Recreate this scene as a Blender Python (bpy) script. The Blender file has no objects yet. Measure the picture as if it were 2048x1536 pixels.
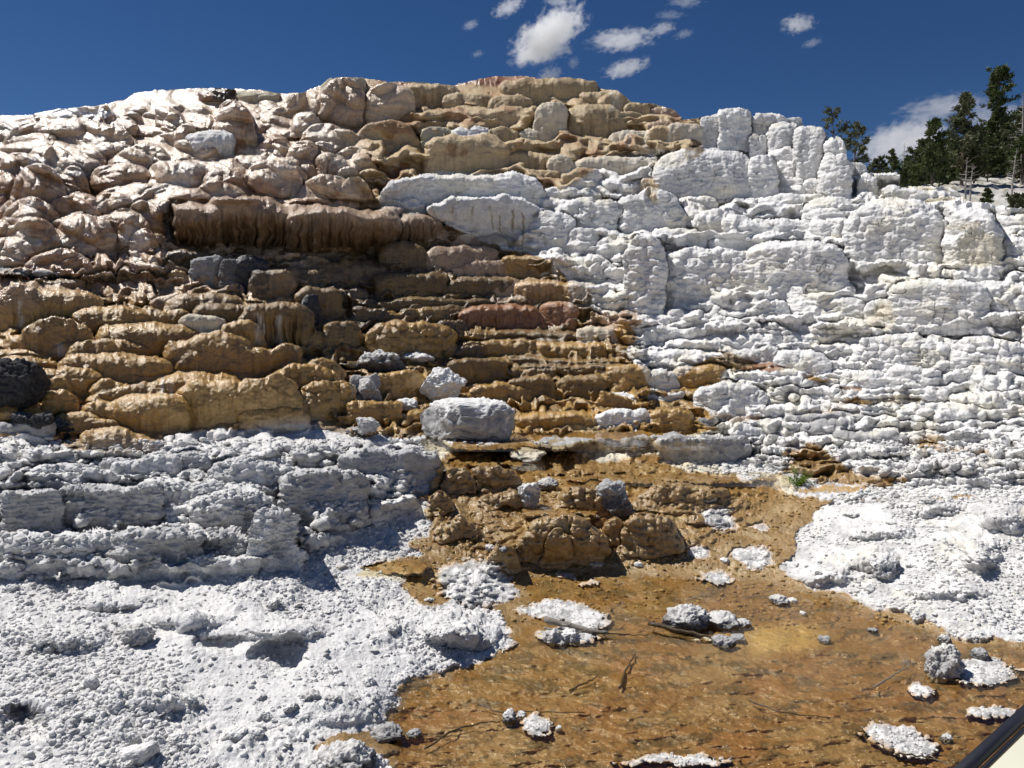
import bpy, math, random, os
import numpy as np
from concurrent.futures import ThreadPoolExecutor
from mathutils import Vector, Matrix

scene = bpy.context.scene
C = scene.collection
R = math.radians

# ------------------------------------------------------------------ camera
EYE = 2.6                 # eye height over the orange pool
FPX, W0, H0 = 1490.0, 2048, 1536
HORIZON = 650.0
PITCH = math.atan((H0 / 2 - HORIZON) / FPX)
cam_data = bpy.data.cameras.new("camera")
cam_data.sensor_width = 36.0
cam_data.lens = 36.0 * FPX / W0
cam_data.clip_start = 0.05
cam_data.clip_end = 9000.0
cam = bpy.data.objects.new("camera", cam_data)
cam.location = (0, 0, EYE)
cam.rotation_euler = (math.pi / 2 - PITCH, 0, 0)
C.objects.link(cam)
scene.camera = cam

# ------------------------------------------------------------------ light
SUN = Vector((-0.50, 0.16, 0.84)).normalized()      # towards the sun
SUN_EL = math.asin(SUN.z)
world = bpy.data.worlds.new("World")
scene.world = world
world.use_nodes = True
nt = world.node_tree
nt.nodes.clear()
sky = nt.nodes.new("ShaderNodeTexSky")
sky.sky_type = 'NISHITA'
sky.sun_disc = False
sky.sun_elevation = SUN_EL
sky.sun_rotation = math.atan2(SUN.x, SUN.y)
sky.altitude = 2500
sky.air_density = 1.0
sky.dust_density = 0.0
sky.ozone_density = 3.0
bg = nt.nodes.new("ShaderNodeBackground")
bg.inputs[1].default_value = 0.05
wo = nt.nodes.new("ShaderNodeOutputWorld")
hs = nt.nodes.new("ShaderNodeHueSaturation")
hs.inputs['Saturation'].default_value = 1.22
hs.inputs['Value'].default_value = .86
nt.links.new(sky.outputs[0], hs.inputs['Color'])
tintn = nt.nodes.new('ShaderNodeMixRGB'); tintn.blend_type = 'MULTIPLY'; tintn.inputs[0].default_value = 1
tintn.inputs[2].default_value = (1.0, 1.0, 1.14, 1)
nt.links.new(hs.outputs[0], tintn.inputs[1]); nt.links.new(tintn.outputs[0], bg.inputs[0])
nt.links.new(bg.outputs[0], wo.inputs[0])
sl = bpy.data.lights.new("sun", 'SUN')
sl.energy = 5.0
sl.angle = R(0.53)
sl.color = (1.0, 0.965, 0.915)
sun = bpy.data.objects.new("sun", sl)
sun.rotation_euler = (-SUN).to_track_quat('-Z', 'Y').to_euler()
sun.location = SUN * 50
C.objects.link(sun)
scene.view_settings.view_transform = 'Standard'
scene.view_settings.look = 'None'
scene.view_settings.gamma = 1.0
scene.view_settings.exposure = 0.17
scene.cycles.use_denoising = True
scene.cycles.volume_bounces = 3
scene.cycles.max_bounces = 8

# ------------------------------------------------------------------ helpers
def tag(o, label=None, cat=None, group=None, kind=None):
    if label: o['label'] = label
    if cat: o['category'] = cat
    if group: o['group'] = group
    if kind: o['kind'] = kind
    return o

def rays(u, v):
    """pixel of the 2048x1536 frame -> slope (x, z) per metre of forward distance"""
    a = (u - W0 / 2) / FPX
    b = -(v - H0 / 2) / FPX
    cp, sp = math.cos(PITCH), math.sin(PITCH)
    dy = cp + b * sp
    dz = -sp + b * cp
    return a / dy, dz / dy

def at(u, v, Y):
    a, b = rays(u, v)
    return Vector((a * Y, Y, EYE + b * Y))

_rs = np.random.RandomState(7)
_PERM = _rs.permutation(4096).astype(np.int64)
_PERM = np.concatenate([_PERM, _PERM])
_G = _rs.normal(size=(4096, 3)).astype(np.float32)
_G /= np.linalg.norm(_G, axis=1)[:, None]
_GX, _GY, _GZ = [np.ascontiguousarray(_G[:, i]) for i in range(3)]
_RV = _rs.rand(4096, 4).astype(np.float32)
POOL = ThreadPoolExecutor(4)

def _perlin(x, y, z):
    xi = np.floor(x); yi = np.floor(y); zi = np.floor(z)
    fx, fy, fz = x - xi, y - yi, z - zi
    X, Y, Z = xi.astype(np.int64), yi.astype(np.int64), zi.astype(np.int64)
    sx = fx * fx * fx * (fx * (fx * 6 - 15) + 10)
    sy = fy * fy * fy * (fy * (fy * 6 - 15) + 10)
    sz = fz * fz * fz * (fz * (fz * 6 - 15) + 10)
    res = 0
    for k in (0, 1):
        hz = _PERM[(Z + k) & 4095]
        wz = sz if k else 1 - sz
        for j in (0, 1):
            hy = _PERM[(hz + Y + j) & 4095]
            wy = (sy if j else 1 - sy) * wz
            for i in (0, 1):
                h = _PERM[(hy + X + i) & 4095]
                wx = (sx if i else 1 - sx) * wy
                res = res + wx * (_GX[h] * (fx - i) + _GY[h] * (fy - j) + _GZ[h] * (fz - k))
    return (res * 1.6).astype(np.float32)

def _chunked(fn, x, y, z):
    x, y, z = np.broadcast_arrays(x, y, z)
    sh = x.shape
    x = np.ascontiguousarray(x, dtype=np.float32).ravel()
    y = np.ascontiguousarray(y, dtype=np.float32).ravel()
    z = np.ascontiguousarray(z, dtype=np.float32).ravel()
    n = x.size
    out = np.empty(n, np.float32)
    st = 32768
    def work(i):
        out[i:i + st] = fn(x[i:i + st], y[i:i + st], z[i:i + st])
    list(POOL.map(work, range(0, n, st)))
    return out.reshape(sh)

def pn(x, y, z=0.0):
    return _chunked(_perlin, x, y, z)

def fbm(x, y, z=0.0, o=3, gain=0.5):
    s, a, f = 0, 1.0, 1.0
    for k in range(o):
        s = s + a * pn(x * f + 17.3 * k, y * f + 9.1 * k, z * f + 4.7 * k)
        a *= gain; f *= 2.03
    return s

def billow(x, y, z=0.0, o=3, gain=0.5):
    s, a, f = 0, 1.0, 1.0
    for k in range(o):
        s = s + a * (np.abs(pn(x * f + 7.3 * k, y * f + 3.1 * k, z * f + 14.7 * k)) - 0.25)
        a *= gain; f *= 2.1
    return s

def _worley(x, y, z):
    """distance to the nearest jittered point, 2x2x2 search (0 centre .. ~1 border)"""
    xi = np.floor(x - 0.5); yi = np.floor(y - 0.5); zi = np.floor(z - 0.5)
    X, Y, Z = xi.astype(np.int64), yi.astype(np.int64), zi.astype(np.int64)
    best = np.full(x.shape, 9.0, np.float32)
    for k in (0, 1):
        hz = _PERM[(Z + k) & 4095]
        for j in (0, 1):
            hy = _PERM[(hz + Y + j) & 4095]
            for i in (0, 1):
                h = _PERM[(hy + X + i) & 4095]
                rv = _RV[h]
                dx = x - (xi + i + .22 + .56 * rv[:, 0])
                dy = y - (yi + j + .22 + .56 * rv[:, 1])
                dz = z - (zi + k + .22 + .56 * rv[:, 2])
                d = (dx * dx + dy * dy + dz * dz) / (.45 + .55 * rv[:, 3])
                best = np.minimum(best, d)
    return np.sqrt(best)

def wor(x, y, z=0.5):
    return _chunked(_worley, x, y, z)

def lobe(x, y, z=0.5):
    """round bumps with sharp creases between them, 0..1"""
    d = wor(x, y, z)
    return np.sqrt(np.clip(1 - (d / 1.05) ** 2, 0, 1))

def sstep(a, b, x):
    t = np.clip((x - a) / (b - a), 0, 1)
    return t * t * (3 - 2 * t)

def blur(a, ru, rv):
    """box blur twice along both grid axes (radii in samples)"""
    for _ in range(2):
        for ax, r in ((0, rv), (1, ru)):
            r = int(max(0, round(r)))
            if r == 0: continue
            pad = [(0, 0), (0, 0)]; pad[ax] = (r + 1, r)
            c = np.cumsum(np.pad(a, pad, mode='edge'), axis=ax, dtype=np.float64)
            n = 2 * r + 1
            if ax == 0: a = (c[n:] - c[:-n]) / n
            else: a = (c[:, n:] - c[:, :-n]) / n
    return a.astype(np.float32)

def inpoly(px, py, poly):
    r = np.zeros(px.shape, bool)
    n = len(poly)
    for i in range(n):
        x0, y0 = poly[i]; x1, y1 = poly[(i + 1) % n]
        if y0 == y1: continue
        c = ((y0 > py) != (y1 > py)) & (px < (x1 - x0) * (py - y0) / (y1 - y0) + x0)
        r ^= c
    return r
# ------------------------------------------------------------------ terrain: the sampled hillside
STEP = 1.4
def grow(start, end, s0, k=1.12, cap=40):
    out, x, s = [], start, s0
    sg = 1 if end > start else -1
    while (end - x) * sg > 0:
        s = min(s * k, cap); x += sg * s; out.append(x)
    return out
us = np.array(sorted(grow(-24, -1300, STEP)) + list(np.arange(-24, 2072, STEP)) + grow(2072, 3300, STEP), np.float32)
vs = np.array(list(np.arange(126, 1560, STEP)) + grow(1560, 2300, STEP, cap=30), np.float32)
NU, NV = len(us), len(vs)
U, V = np.meshgrid(us, vs)
SX, SZ = rays(U, V)
SX = SX.astype(np.float32); SZ = SZ.astype(np.float32)

cols_t = [-1300, 0, 512, 1024, 1536, 2048, 3300]
rowsY = {  # forward distance
    60:  [33, 29, 27, 28, 29, 29, 30],
    150: [31, 27, 25.5, 26, 27, 27, 27],
    220: [28, 24, 23.4, 24, 25, 24, 22],
    300: [24, 20.5, 20.5, 22, 22.6, 19.5, 17],
    400: [19, 16.8, 18.0, 20, 19.3, 15.8, 12],
    480: [16, 14.6, 16.2, 18.6, 17.2, 14.0, 11],
    560: [14, 13.2, 15.0, 17.4, 15.6, 12.8, 10],
    650: [12.2, 11.8, 13.6, 16.2, 14.6, 11.9, 9.4],
    740: [10.8, 10.6, 12.4, 14.8, 13.7, 11.1, 9.0],
    820: [9.0, 9.4, 10.8, 13.2, 12.7, 10.4, 8.6]}
rowsZ = {  # height over the pool
    880: [1.2, 1.14, 1.06, .75, .78, 1.05, 1.3],
    940: [1.05, .98, .90, .60, .55, .90, 1.1],
    1000: [.90, .82, .73, .45, .36, .74, .95],
    1060: [.78, .68, .57, .27, .20, .58, .8],
    1130: [.65, .56, .45, .06, .08, .40, .6],
    1200: [.58, .49, .38, .01, .01, .22, .45],
    1300: [.55, .46, .33, 0, 0, .03, .2],
    1400: [.5, .40, .22, 0, 0, 0, 0],
    1536: [.45, .30, .12, 0, 0, 0, 0],
    2300: [.3, .1, .02, 0, 0, 0, 0]}
rr, tab = [], []
for y, row in rowsY.items():
    rr.append(y); tab.append(row)
for y, row in rowsZ.items():
    rr.append(y); tab.append([(h - EYE) / rays(0, y)[1] for h in row])
tab = np.log(np.array(tab))
cu = np.linspace(-1300, 3300, 461); cv = np.linspace(60, 2300, 449)
tmp = np.stack([np.interp(cu, cols_t, r) for r in tab])
coarse = np.stack([np.interp(cv, rr, tmp[:, i]) for i in range(len(cu))], 1)
coarse = blur(coarse, 6, 3)
def samp(u, v):
    fu = np.clip((u + 1300) / 10, 0, 459.99); fv = np.clip((v - 60) / 5, 0, 447.99)
    iu = fu.astype(int); iv = fv.astype(int); fu = fu - iu; fv = fv - iv
    g = coarse
    return np.exp((g[iv, iu] * (1 - fu) + g[iv, iu + 1] * fu) * (1 - fv) + (g[iv + 1, iu] * (1 - fu) + g[iv + 1, iu + 1] * fu) * fv)

skyp = [(-1300, 300), (-300, 240), (0, 230), (60, 230), (110, 219), (190, 212), (250, 200), (270, 187), (310, 181), (420, 177), (520, 180),
        (560, 187), (600, 186), (640, 172), (660, 157), (690, 154), (735, 158), (780, 164), (850, 166), (905, 172), (940, 163),
        (990, 153), (1050, 152), (1080, 158), (1135, 155), (1192, 163), (1200, 179), (1235, 181), (1252, 195), (1262, 206),
        (1310, 208), (1350, 222), (1366, 240), (1395, 236), (1420, 232), (1436, 228), (1440, 219), (1475, 216), (1500, 221),
        (1506, 238), (1512, 229), (1542, 226), (1560, 230), (1575, 237), (1602, 236), (1606, 255), (1640, 254), (1648, 262),
        (1651, 278), (1680, 276), (1690, 290), (1693, 323), (1720, 328), (1731, 333), (1733, 349), (1790, 346), (1797, 350),
        (1798, 378), (1830, 374), (1900, 376), (1915, 385), (1935, 402), (1965, 408), (1990, 413), (2048, 418), (2300, 410), (3300, 380)]
SKYV = np.interp(us, [p[0] for p in skyp], [p[1] for p in skyp]).astype(np.float32)
SKYV = SKYV + 1.6 * fbm(us / 14, 0.3, 0.5, 3) + 0.8 * pn(us / 4, 8.3)

# -------- warped pixel coordinates for region borders
wU = U + 9 * fbm(U / 60, V / 40, 1.5, 3, .6) + 3 * pn(U / 7, V / 7, 3.1)
wV = V + 7 * fbm(U / 60, V / 40, 9.5, 3, .6) + 2.5 * pn(U / 7, V / 7, 6.1)
fU = wU + 16 * fbm(U / 48, V / 26, 160.5, 3, .6); fV = wV + 11 * fbm(U / 48, V / 26, 161.5, 3, .6)
FN = .22 * fbm(U / 8, V / 5, 175.5, 3, .7)
def reg(poly, r=2.0, hard=False):
    m = (inpoly(fU, fV, poly) if hard else inpoly(wU, wV, poly)).astype(np.float32)
    if r: m = blur(m, r / STEP, r / STEP)
    if r and r < 12: m = sstep(.2, .8, m + FN * 4 * m * (1 - m))
    return m

P_OCHRE = [(-1300, 545), (150, 553), (320, 545), (330, 500), (345, 408), (560, 398), (700, 398), (800, 428), (870, 436), (1005, 500), (1100, 520),
           (1130, 560), (1180, 585), (1180, 620), (1230, 645), (1256, 690), (1250, 715), (1290, 740), (1296, 790), (1440, 700), (1500, 715),
           (1560, 740), (1450, 740), (1440, 770), (1350, 800), (1380, 790), (1420, 820), (1440, 860), (1370, 872),
           (1200, 884), (900, 884), (850, 875), (700, 872), (600, 850), (420, 862), (330, 875), (270, 903), (140, 903), (100, 870), (-1300, 850)]
P_TAN = [(-1300, 100), (1420, 100), (1425, 236), (1400, 262), (1395, 300), (1300, 306), (1225, 312), (1150, 372), (1115, 380), (1048, 378), (1030, 350),
         (860, 352), (800, 380), (765, 385), (765, 425), (600, 420), (330, 430), (320, 545), (150, 553), (-1300, 545)]
P_FLOW = [(905, 884), (1090, 880), (1140, 905), (1240, 925), (1300, 905), (1330, 930), (1400, 950), (1500, 955), (1560, 950), (1600, 925), (1570, 890), (1580, 880),
          (1640, 900), (1700, 945), (1830, 965), (1690, 985), (1640, 1015), (1600, 1060), (1585, 1110), (1560, 1140), (1640, 1178), (1740, 1205), (1850, 1245),
          (1900, 1275), (2048, 1290), (2300, 1320), (3300, 1400), (3300, 2400), (800, 2400), (765, 1536), (740, 1500), (620, 1500), (700, 1470), (770, 1440), (800, 1400),
          (790, 1370), (860, 1345), (985, 1320), (1020, 1265), (1000, 1225), (905, 1200), (850, 1215), (800, 1190), (795, 1155), (700, 1135), (760, 1125), (845, 1118),
          (830, 1085), (860, 1060), (850, 1010), (835, 995), (870, 960), (880, 930)]
P_POOL = [(1020, 1135), (1200, 1150), (1400, 1150), (1500, 1160), (1640, 1185), (1740, 1210), (1850, 1250), (1900, 1285), (2048, 1300), (3300, 1400), (3300, 2400),
          (800, 2400), (780, 1500), (700, 1480), (790, 1420), (800, 1370), (870, 1345), (1000, 1320), (1060, 1290), (1075, 1260), (1180, 1225), (1050, 1190)]
P_BANK = [(-1300, 880), (110, 895), (300, 880), (440, 865), (640, 850), (760, 880), (900, 890), (900, 920), (860, 1000), (850, 1060), (870, 1100), (1060, 1200), (1040, 1290),
          (900, 1350), (800, 1450), (800, 1536), (830, 2400), (-1300, 2400)]
m_och = reg(P_OCHRE, 2.5)
m_tan = reg(P_TAN, 9)
m_flow = reg(P_FLOW, 1.5, True)
m_flow_s = reg(P_FLOW, 16)
m_pool = reg(P_POOL, 34)
m_bank = reg(P_BANK, 14)
isl = np.zeros_like(U)      # white islands in the flow: cx cy a b height
ISL = [(940, 1160, 70, 48, .17), (985, 1185, 52, 26, .06), (1120, 1222, 85, 20, .035), (1170, 1245, 52, 20, .035), (1140, 1273, 70, 14, .03), (1440, 1042, 42, 26, .05), (1520, 1052, 22, 10, .03), (1395, 1103, 30, 12, .03),
       (1505, 1120, 42, 24, .07), (1437, 1152, 36, 14, .05), (1075, 1448, 36, 24, .04), (1795, 1470, 64, 22, .035), (1835, 1500, 46, 20, .03), (1845, 1378, 26, 12, .03),
       (1700, 985, 95, 20, .05), (1590, 968, 50, 24, .05), (1000, 1290, 40, 14, .03), (1345, 1520, 110, 11, .02), (1990, 1425, 60, 9, .02), (1130, 1150, 22, 6, .015),
       (1180, 1165, 24, 7, .02), (1950, 1342, 90, 24, .03), (1560, 890, 70, 16, .03), (1475, 1108, 20, 12, .03), (1195, 1128, 12, 6, .03), (1420, 1005, 20, 8, .02)]
islh = np.zeros_like(U)
for cx, cy, a, b, h in ISL:
    q = ((.5 * wU + .5 * fU - cx) / a) ** 2 + ((.5 * wV + .5 * fV - cy) / b) ** 2
    q = q * (1 + .5 * pn(U / 11, V / 8, cx))
    q = q + .35 * fbm(U / 22, V / 12, cx + 3.3, 3)
    f = np.clip(1 - q, 0, 1)
    isl = np.maximum(isl, sstep(0.0, .22, f)); islh = np.maximum(islh, .6 * h * f ** .8)

Yb = samp(U, V).astype(np.float32)
def terr(P, A, B, tau, seed, lat=90.0):
    w = A * fbm(U / lat, V / (lat * .6), seed, 3, .55) + B * np.abs(pn(U / (P * 1.1), V / (P * 3), seed + 5)) + .25 * B * np.abs(pn(U / (P * .45), V / P, seed + 8))
    ph = (V + w) / P
    k = np.floor(ph); fr = ph - k
    g = .86 * sstep(0, tau, fr) + .14 * fr
    return P * (k + g) - w - V, fr
def soft(poly, r):
    return reg(poly, r)
Z_W1 = soft([(850, 200), (1400, 180), (3300, 200), (3300, 650), (1230, 640), (1000, 480), (760, 420), (700, 300)], 20)
Z_W2 = soft([(1230, 620), (3300, 620), (3300, 1000), (1640, 960), (1290, 870)], 14)
Z_B = soft([(330, 500), (700, 440), (900, 440), (1100, 530), (1290, 700), (1300, 870), (700, 870), (560, 720), (330, 640), (-1300, 560), (-1300, 545)], 10)
Z_C = soft([(-1300, 560), (330, 640), (560, 720), (680, 860), (200, 890), (-1300, 870)], 14)
Z_E = soft([(-1300, 885), (850, 880), (850, 1000), (700, 1060), (500, 1150), (-1300, 1170)], 14)
Z_F = soft([(860, 900), (1330, 910), (1560, 965), (1500, 1040), (1380, 1110), (1180, 1135), (980, 1140), (850, 1050)], 10)
Z_W1 = Z_W1 * (1 - soft([(1395, 200), (1500, 200), (1660, 240), (1720, 330), (1720, 400), (1400, 400), (1310, 400), (1310, 310), (1390, 300)], 8))
dv_ = np.zeros_like(U); bulge = np.zeros_like(U)
nm_ = sstep(-.35, .25, fbm(U / 120, V / 90, 170.5, 2))
for Zm, P_, A_, B_, tau, sd, amp in [(Z_W1, 58, 26, 26, .18, 201.5, .30), (Z_W1, 19, 12, 9, .25, 203.5, .10), (Z_W2, 30, 18, 14, .22, 205.5, .16), (Z_W2, 11, 8, 5, .3, 207.5, .06),
                                     (Z_B * .7, 33, 26, 30, .13, 209.5, .24), (Z_B * .45 * nm_, 12, 9, 8, .2, 211.5, .05), (Z_C * .7, 50, 34, 34, .5, 213.5, .32), (Z_E, 56, 30, 24, .2, 215.5, .12), (Z_E, 20, 14, 9, .3, 217.5, .05),
                                     (Z_F * .3, 38, 40, 34, .5, 219.5, .12), (Z_F * .2, 15, 18, 14, .5, 221.5, .04)]:
    d_, fr_ = terr(P_, A_, B_, tau, sd)
    k_ = Zm * (1 if P_ > 24 else .7 * nm_)
    dv_ += k_ * d_
    lat_ = np.abs(pn(U / (P_ * .75), V / (P_ * 2.2), sd + 20))
    bulge += k_ * amp * np.sin(math.pi * np.clip(fr_ * 1.1, 0, 1) ** .6) * (.35 + 1.3 * (1 - 2 * lat_) * .5)
    del d_, fr_, lat_
Y = samp(U, np.clip(V + dv_, 60, 2295)).astype(np.float32) - bulge * np.clip(Yb / 16, .35, 1.2)
push = 0.003 * Yb * sstep(1000, 850, V)
Y = Y + push

# broad lumps of the background rock in the steep part
steep = sstep(930, 860, V)
Y += steep * 0.010 * Yb * fbm(U / 90, V / 45, 2.2, 3)

# -------- palette (base colours)
PAL = dict(W=(.70, .69, .675), G=(.36, .355, .35), D=(.16, .155, .15), T=(.47, .36, .21), P=(.46, .32, .21), Q=(.58, .445, .315), N=(.20, .125, .065), O=(.40, .235, .06),
           B=(.095, .058, .023), K=(.035, .034, .036), Y=(.52, .47, .36), R=(.26, .115, .045), S=(.62, .55, .43), M=(.15, .095, .033))
STY = dict(W=(.9, .0, .1), G=(.8, 0, .1), D=(.8, 0, .2), T=(.35, .25, .6), P=(.25, .7, .35), Q=(.3, .55, .15), O=(.18, .75, .4), B=(.25, .75, .75), K=(.6, .5, .3),
           Y=(.35, 0, .2), R=(.25, .7, .7), S=(.5, .1, .7), M=(.25, .6, .45))      # rough, wet, streak
n1 = fbm(U / 130, V / 70, 20.5, 3)
n2 = fbm(U / 30, V / 18, 31.5, 3)
strk = pn(U / 5.5, V / 85, 4.4) + .6 * pn(U / 2.6, V / 60, 5.4) + .5 * pn(U / 17, V / 90, 7.7)
STY['N'] = (.3, .5, .9)
def C3(k): return np.array(PAL[k], np.float32)
def mix(a, b, f): return a + (b - a) * f[..., None]
col = np.broadcast_to(C3('W'), U.shape + (3,)).astype(np.float32)
rough = np.full(U.shape, .9, np.float32); wet = np.zeros(U.shape, np.float32); st = np.full(U.shape, .1, np.float32)
# tan / pink upper left
f = sstep(620, 800, U + 60 * n1)
tanc = mix(np.broadcast_to(C3('Q'), col.shape), C3('P'), sstep(-.15, .6, n1 + .4 * n2))
low = sstep(310, 440, V + 60 * n1) * (1 - sstep(280, 560, U + 60 * n2))
tanc = mix(tanc, C3('T'), f * .85)
tanc = mix(tanc, np.array((.78, .73, .66), np.float32), sstep(.0, .6, fbm(U / 100 + V / 160, V / 55 - U / 300, 50.5, 3)) * .5 * (1 - f))
tanc = mix(tanc, C3('R'), sstep(.12, .6, fbm(U / 50 + V / 120, V / 40 - U / 200, 60.5, 3)) * .6)
tanc = mix(tanc, np.array((.38, .22, .11), np.float32), .9 * low * sstep(-.3, .3, n2 + n1))
col = mix(col, tanc, m_tan); rough = rough + (.3 - rough) * m_tan; wet = wet + (.75 * (1 - .7 * f) - wet) * m_tan; st += .2 * m_tan
leftp = 1 - sstep(560, 700, U + .4 * (V - 600))
oc = mix(np.broadcast_to(C3('M'), col.shape), C3('O'), np.clip(.25 + .6 * n2 + .75 * leftp + .5 * sstep(690, 800, V), 0, 1))
oc = mix(oc, C3('P'), leftp * sstep(640, 560, V) * .8)
oc = mix(oc, C3('B'), sstep(-.6, .3, n1) * .85 * (1 - leftp) * sstep(740, 640, V))
oc = mix(oc, np.array((.42, .25, .08), np.float32), leftp * sstep(600, 720, V) * .5)
col = mix(col, oc, m_och); rough = rough + (.2 - rough) * m_och; wet = wet + (.75 - wet) * m_och; st = st + (.5 - st) * m_och

# -------- ledges
def foot(xs_idx, yb):
    return samp(us[xs_idx], np.full(len(xs_idx), yb)).astype(np.float32)
WU = U + 9 * fbm(U / 75, V / 55, 140.5, 2) + 3.5 * pn(U / 19, V / 15, 141.5)
WV = V + 8 * fbm(U / 75, V / 60, 142.5, 2) + 3.0 * pn(U / 21, V / 15, 143.5)
ledge_no = [0]
def ledge(x0, x1, yt, yb, code='A', tk=.5, r=.35, p=3.0, oh=.12, b=.0, c=0.0, d=.3, rib=0.0, bub=0.0, wav=1.0, tilt=0.0, sk=0.0, pr=1.0, wp=.6, km=1.0, cv=1.0):
    ledge_no[0] += 1
    s = ledge_no[0] * 1.37
    if code == 'W' and yb - yt > 36 and yt > 290: p = min(p, 2.5); d = max(d, .42); km = max(km, 1.6)
    xc, a = (x0 + x1) / 2, (x1 - x0) / 2
    i0, i1 = np.searchsorted(us, [x0 - 12, x1 + 12]); j0, j1 = np.searchsorted(vs, [yt - 16 - abs(tilt), yb + 14 + abs(tilt)])
    if i1 - i0 < 3 or j1 - j0 < 3: return
    sl = (slice(j0, j1), slice(i0, i1))
    u, v = U[sl] + wp * (WU[sl] - U[sl]), V[sl] + wp * (WV[sl] - V[sl])
    h = yb - yt
    xw = u + (1.2 * pn(u / 13, v / 13, s) + a * .07 * pn(u / 40, v / 30, s + 9)) * wav
    x = (xw - xc) / a
    q0 = np.clip((v - yt) / h, 0, 1)
    if c: x = (x - sk * q0) / (1 - c * q0 ** 1.3)
    x = np.clip(np.abs(x), 0, 1.0)
    L = np.clip(1 - x ** p, 0, 1) ** (1 / p)
    ytx = yt + d * h * (1 - L) + tilt * (u - xc) / a + wav * (min(3.5, .09 * h) * pn(u / (9 + .25 * h), s, .5) + 1.0 * pn(u / 5.0, s + 5, .5))
    ybx = yb + .5 * tilt * (u - xc) / a
    if rib >= .05: ybx = ybx - h * .17 * np.clip(.5 + pn(u / 6.5, s, 2.5) + .6 * pn(u / 2.7, s, 4.5), 0, 1)
    q = (v - ytx) / np.maximum(ybx - ytx, 2)
    ok = (x < .999) & (q >= 0) & (q <= 1)
    if not ok.any(): return
    qr = np.clip(q / r, 0, 1)
    Vp = np.sqrt(np.clip(1 - (1 - qr) ** 2, 0, 1)) * (1 - oh * np.clip((q - r) / (1 - r + 1e-3), 0, 1) ** 2)
    Yf = foot(np.arange(i0, i1), yb)[None, :]
    am = a * float(Yf.mean()) / FPX
    t = min(.62 * tk * am, .8); b = b * .8
    D = Yf - b + t * (1 - L * Vp)
    hm = min(.05 * a + .06 * h, 9) * float(Yf.mean()) / FPX
    D = D - .5 * hm * fbm(u / (a * .45 + 6), v / (h * .5 + 6), s, 3)
    # scalloped front: vertical buttresses with creases between
    if pr:
        w = max(8, min(26, h * .6))
        D = D + pr * .28 * w * float(Yf.mean()) / FPX * (np.abs(pn(xw / w, v / (w * 4), s + 3)) - .25) * -1.0 * -1.0 * (.4 + .6 * (1 - q))
    if rib:
        D = D + rib * (pn(u / 4.2, v / 120, s) + .8 * pn(u / 10, v / 160, s + 2)) * sstep(.1, .5, q)
    if bub:
        D = D - bub * lobe(u / 17, v / 14, s)
    D = np.where(ok, D, 1e6)
    win = D < Y[sl]
    ks = float(np.clip(.12 * am, .07, .22)) * (1.6 if code in 'OPRQ' else 1) * km
    hh_ = np.clip(1 - np.abs(D - Y[sl]) / ks, 0, 1)
    Y[sl] = np.minimum(D, Y[sl]) - hh_ * hh_ * ks * .25
    if code != 'A' and win.any():
        cc = C3(code)
        var = (1 + .16 * pn(s, .3, .7)) * (1 + .12 * fbm(u / 20, v / 14, s, 2))
        topl = sstep(.28, .0, q)
        m = win.astype(np.float32)
        cl = col[sl]
        base = np.broadcast_to(cc, cl.shape) * var[..., None]
        ro, we, sk_ = STY[code]
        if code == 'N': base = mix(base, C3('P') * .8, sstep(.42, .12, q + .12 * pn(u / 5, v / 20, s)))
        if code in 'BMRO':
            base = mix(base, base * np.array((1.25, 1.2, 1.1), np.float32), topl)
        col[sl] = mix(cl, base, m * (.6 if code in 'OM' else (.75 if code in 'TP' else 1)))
        rough[sl] = np.where(win, ro, rough[sl]); wet[sl] = np.where(win, we, wet[sl])
        st[sl] = np.where(win, sk_ * sstep(.02, .35, q), st[sl])

def auto(poly, hr, wr, dens, seed, **kw):
    rnd = random.Random(seed)
    ys_ = [p[1] for p in poly]; xs_ = [p[0] for p in poly]
    y = min(ys_)
    while y < max(ys_):
        h = rnd.uniform(*hr)
        x = min(xs_) - rnd.uniform(0, wr[1])
        while x < max(xs_):
            w = rnd.uniform(*wr) * (1 if rnd.random() < .8 else 1.8)
            hh = h * rnd.uniform(.6, 1.5) * (2.2 if rnd.random() < .13 else 1)
            yy = y + rnd.uniform(-.45, .45) * h
            if rnd.random() < dens and inpoly(np.array([x + w / 2]), np.array([yy + hh / 2]), poly)[0]:
                k = dict(tk=rnd.uniform(.2, .7), r=rnd.uniform(.07, .32), p=rnd.uniform(2.0, 4.5), d=rnd.uniform(.1, .6), tilt=rnd.uniform(-7, 7), b=-rnd.uniform(.05, .3), wp=1.5)
                k.update(kw)
                ledge(x, x + w, yy, yy + hh, 'A', **k)
            x += w * rnd.uniform(.55, .95)
        y += h * .62
# filler ledges in the white hillside, the tan crown, the brown steps
auto([(1060, 420), (1320, 330), (3300, 300), (3300, 760), (1260, 690), (1130, 540)], (30, 62), (60, 150), .28, 1, pr=1.5)
auto([(1250, 640), (3300, 620), (3300, 900), (1300, 880)], (15, 34), (40, 130), .25, 2, pr=1.8)
auto([(1620, 860), (3300, 860), (3300, 1010), (1700, 960)], (12, 26), (50, 150), .5, 3, pr=1.4)
auto([(860, 170), (1400, 190), (1400, 320), (1150, 380), (860, 350), (760, 270)], (22, 45), (50, 120), .35, 4)
auto([(330, 500), (800, 430), (1000, 500), (1180, 600), (1290, 740), (1290, 870), (700, 870), (380, 640)], (12, 30), (60, 200), .35, 5, p=4)
auto([(-1300, 545), (150, 560), (330, 560), (480, 700), (640, 860), (300, 860), (60, 870), (-1300, 860)], (28, 50), (110, 230), .45, 6, r=.65, p=2.3, d=.45)
auto([(-1300, 230), (-100, 240), (-60, 540), (-1300, 540)], (30, 60), (60, 160), .7, 7, r=.7, p=2.2, d=.5)
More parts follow.
